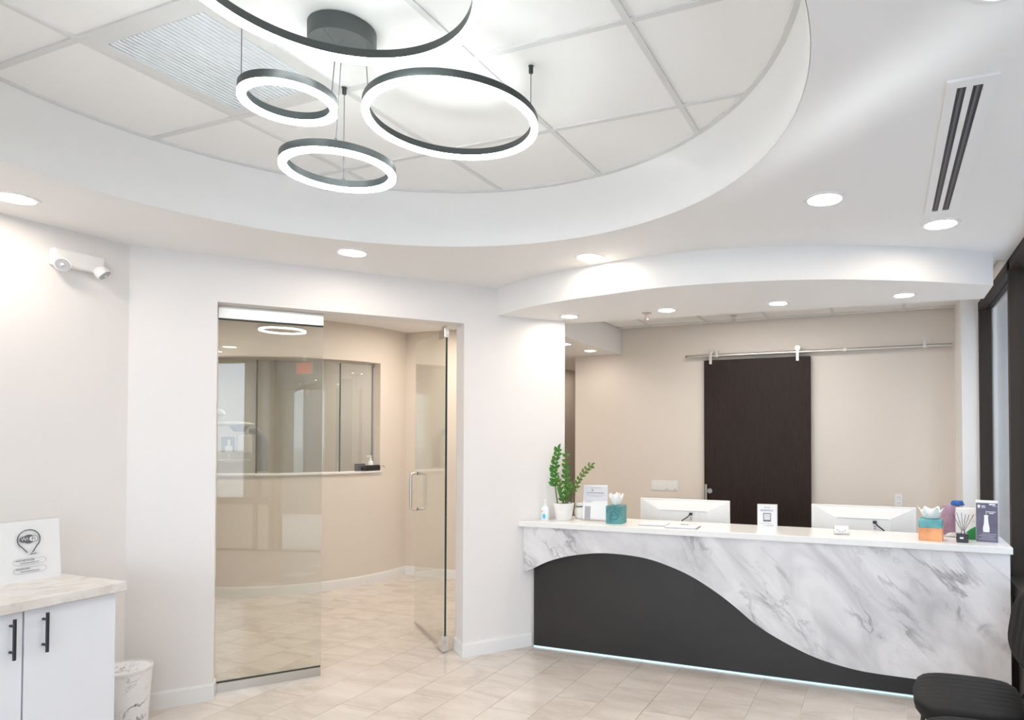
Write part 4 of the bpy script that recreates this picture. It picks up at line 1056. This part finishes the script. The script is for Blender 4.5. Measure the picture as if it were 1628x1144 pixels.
for z0, tx in ((.087, 'WiFi NETWORK'), (.047, 'PASSWORD')):
    pts = pill(yc-.066, yc+.066, z0-.008, z0+.020, 5); wtube('field_outline', pts, .0007, 'ink2', .0058, True)
    lettering('lettering', tx, .0105, 'ink', ws, wp(yc-.055, z0+.013, .0062), WU, WV, align='LEFT')
    wslab('print_line', [(yc-.038, z0-.001), (yc+.038, z0-.001), (yc+.038, z0+.003), (yc-.038, z0+.003)], 'ink2')
# bin
bxx, byy = -3.845, 2.330
bn = thing('waste_bin', 'round white waste bin with black marble veins beside the cabinet', 'bin', (bxx, byy, 0))
obj('bin_body', B().lathe([(.112, 0), (.117, .004), (.138, .345), (.138, .346)], (bxx, byy, 0), 40), 'bin_marble', bn, smooth=True)
b = B(); nn_ = 40; v = []; f = []
for rr, zz in ((.1385, .333), (.1405, .336), (.1405, .352), (.134, .353), (.115, .02), (.002, .018)): v += [(bxx+rr*math.cos(2*PI*j/nn_), byy+rr*math.sin(2*PI*j/nn_), zz) for j in range(nn_)]
for i in range(5):
    for j in range(nn_): f.append((i*nn_+j, i*nn_+(j+1) % nn_, (i+1)*nn_+(j+1) % nn_, (i+1)*nn_+j))
b.add(v, f); obj('liner', b, 'white', bn, smooth=True)

# ------------------------------------------------------------------ waiting chairs along the window, facing into the room
def make_chair(label):
    t = thing('waiting_chair', label, 'chair', (0, 0, 0), 0, 'black waiting chairs along the window')
    D, Wd, Hs = .46, .50, .46
    def seat_ring(z, k, n=48):
        o = []
        for i in range(n):
            a = 2*PI*i/n; cx = math.copysign(abs(math.cos(a))**.62, math.cos(a)); sy_ = math.copysign(abs(math.sin(a))**.5, math.sin(a))
            o.append((cx*D/2*k, sy_*Wd/2*k*(1-.10*(cx > 0)*cx), z))
        return o
    # ribbed top: heights vary over y; ribs run front to back
    b = B(); nx, ny = 18, 66; v = []; f = []
    def outline(u): return Wd/2*(1-abs(u)**4.2)**(1/2.6)
    for i in range(nx+1):
        u = -1+2*i/nx; x = u*D/2; hw = max(.02, outline(u*.985))
        for j in range(ny+1):
            w_ = -1+2*j/ny; y = w_*hw
            edge = (1-abs(w_)**6)*(1-abs(u)**6)
            rib = .006*abs(math.sin(y/.052*PI))
            v.append((x, y, Hs-.042+.042*max(0, edge)**.35+rib*max(0, edge)-.008*(u < 0)*u*u))
    for i in range(nx):
        for j in range(ny): q = i*(ny+1)+j; f.append((q, q+ny+1, q+ny+2, q+1))
    k0 = len(v)
    rim = [(i*(ny+1)) for i in range(nx+1)]+[nx*(ny+1)+j for j in range(1, ny+1)]+[i*(ny+1)+ny for i in range(nx-1, -1, -1)]+[j for j in range(ny-1, 0, -1)]
    for q in rim: p = v[q]; v.append((p[0]*.97, p[1]*.97, Hs-.082))
    m_ = len(rim)
    for i in range(m_): f.append((rim[i], rim[(i+1) % m_], k0+(i+1) % m_, k0+i))
    f.append(tuple(range(k0, k0+m_)))
    b.add(v, f); obj('seat', b, 'leather', t, local=True, smooth=True)
    # backrest: upright rounded pad with vertical ribs, slightly curved
    b = B(); nz, ny2 = 20, 60; v = []; f = []
    for side in (0, 1):
        for i in range(nz+1):
            u = -1+2*i/nz; hw = .245*(1-abs(u*.99)**3.4)**(1/2.2); z = .735+u*.185
            for j in range(ny2+1):
                w_ = -1+2*j/ny2; y = w_*hw; edge = max(0, (1-abs(w_)**5)*(1-abs(u)**5))
                base = .245+.06*(u+1)/2-.07*(y/.25)**2
                th2 = .026*edge**.4+.005*abs(math.sin(y/.052*PI))*edge
                v.append((base-th2 if side == 0 else base+.022*edge**.4, y, z))
    k = (nz+1)*(ny2+1)
    for i in range(nz):
        for j in range(ny2):
            q = i*(ny2+1)+j; f += [(q, q+1, q+ny2+2, q+ny2+1), (k+q, k+q+ny2+1, k+q+ny2+2, k+q+1)]
    for j in range(ny2):
        for base in (0, nz*(ny2+1)): q = base+j; f.append((q, k+q, k+q+1, q+1))
    for i in range(nz):
        for e0 in (0, ny2): q = i*(ny2+1)+e0; f.append((q, q+ny2+1, k+q+ny2+1, k+q))
    b.add(v, f); obj('backrest', b, 'leather', t, local=True, smooth=True)
    for sx_, sy_ in ((-1, -1), (-1, 1)):
        obj('leg', B().tube([(-.165, sy_*.175, .385), (-.205, sy_*.215, 0)], [.012, .009], 10), 'black', t, local=True, smooth=True)
    for sy_ in (-1, 1):
        obj('leg', B().tube([(.16, sy_*.17, .385), (.245, sy_*.205, 0)], [.012, .009], 10), 'black', t, local=True, smooth=True)
        obj('back_post', B().tube([(.10, sy_*.14, .372), (.22, sy_*.14, .385), (.262, sy_*.14, .45), (.275, sy_*.14, .62)], .010, 10), 'black', t, local=True, smooth=True)
    b = B(); b.tube([(-.165, -.175, .38), (.16, -.17, .38), (.16, .17, .38), (-.165, .175, .38)], .011, 8, True); obj('under_frame', b, 'black', t, local=True, smooth=True)
    return t
c0 = make_chair('black ribbed chair by the window standing nearest the desk'); c0.location = (.340, 3.335, 0)
c1 = copy_tree(c0); c1.location = (.340, 2.80, 0); c1['label'] = 'black ribbed chair by the window, second from the desk'
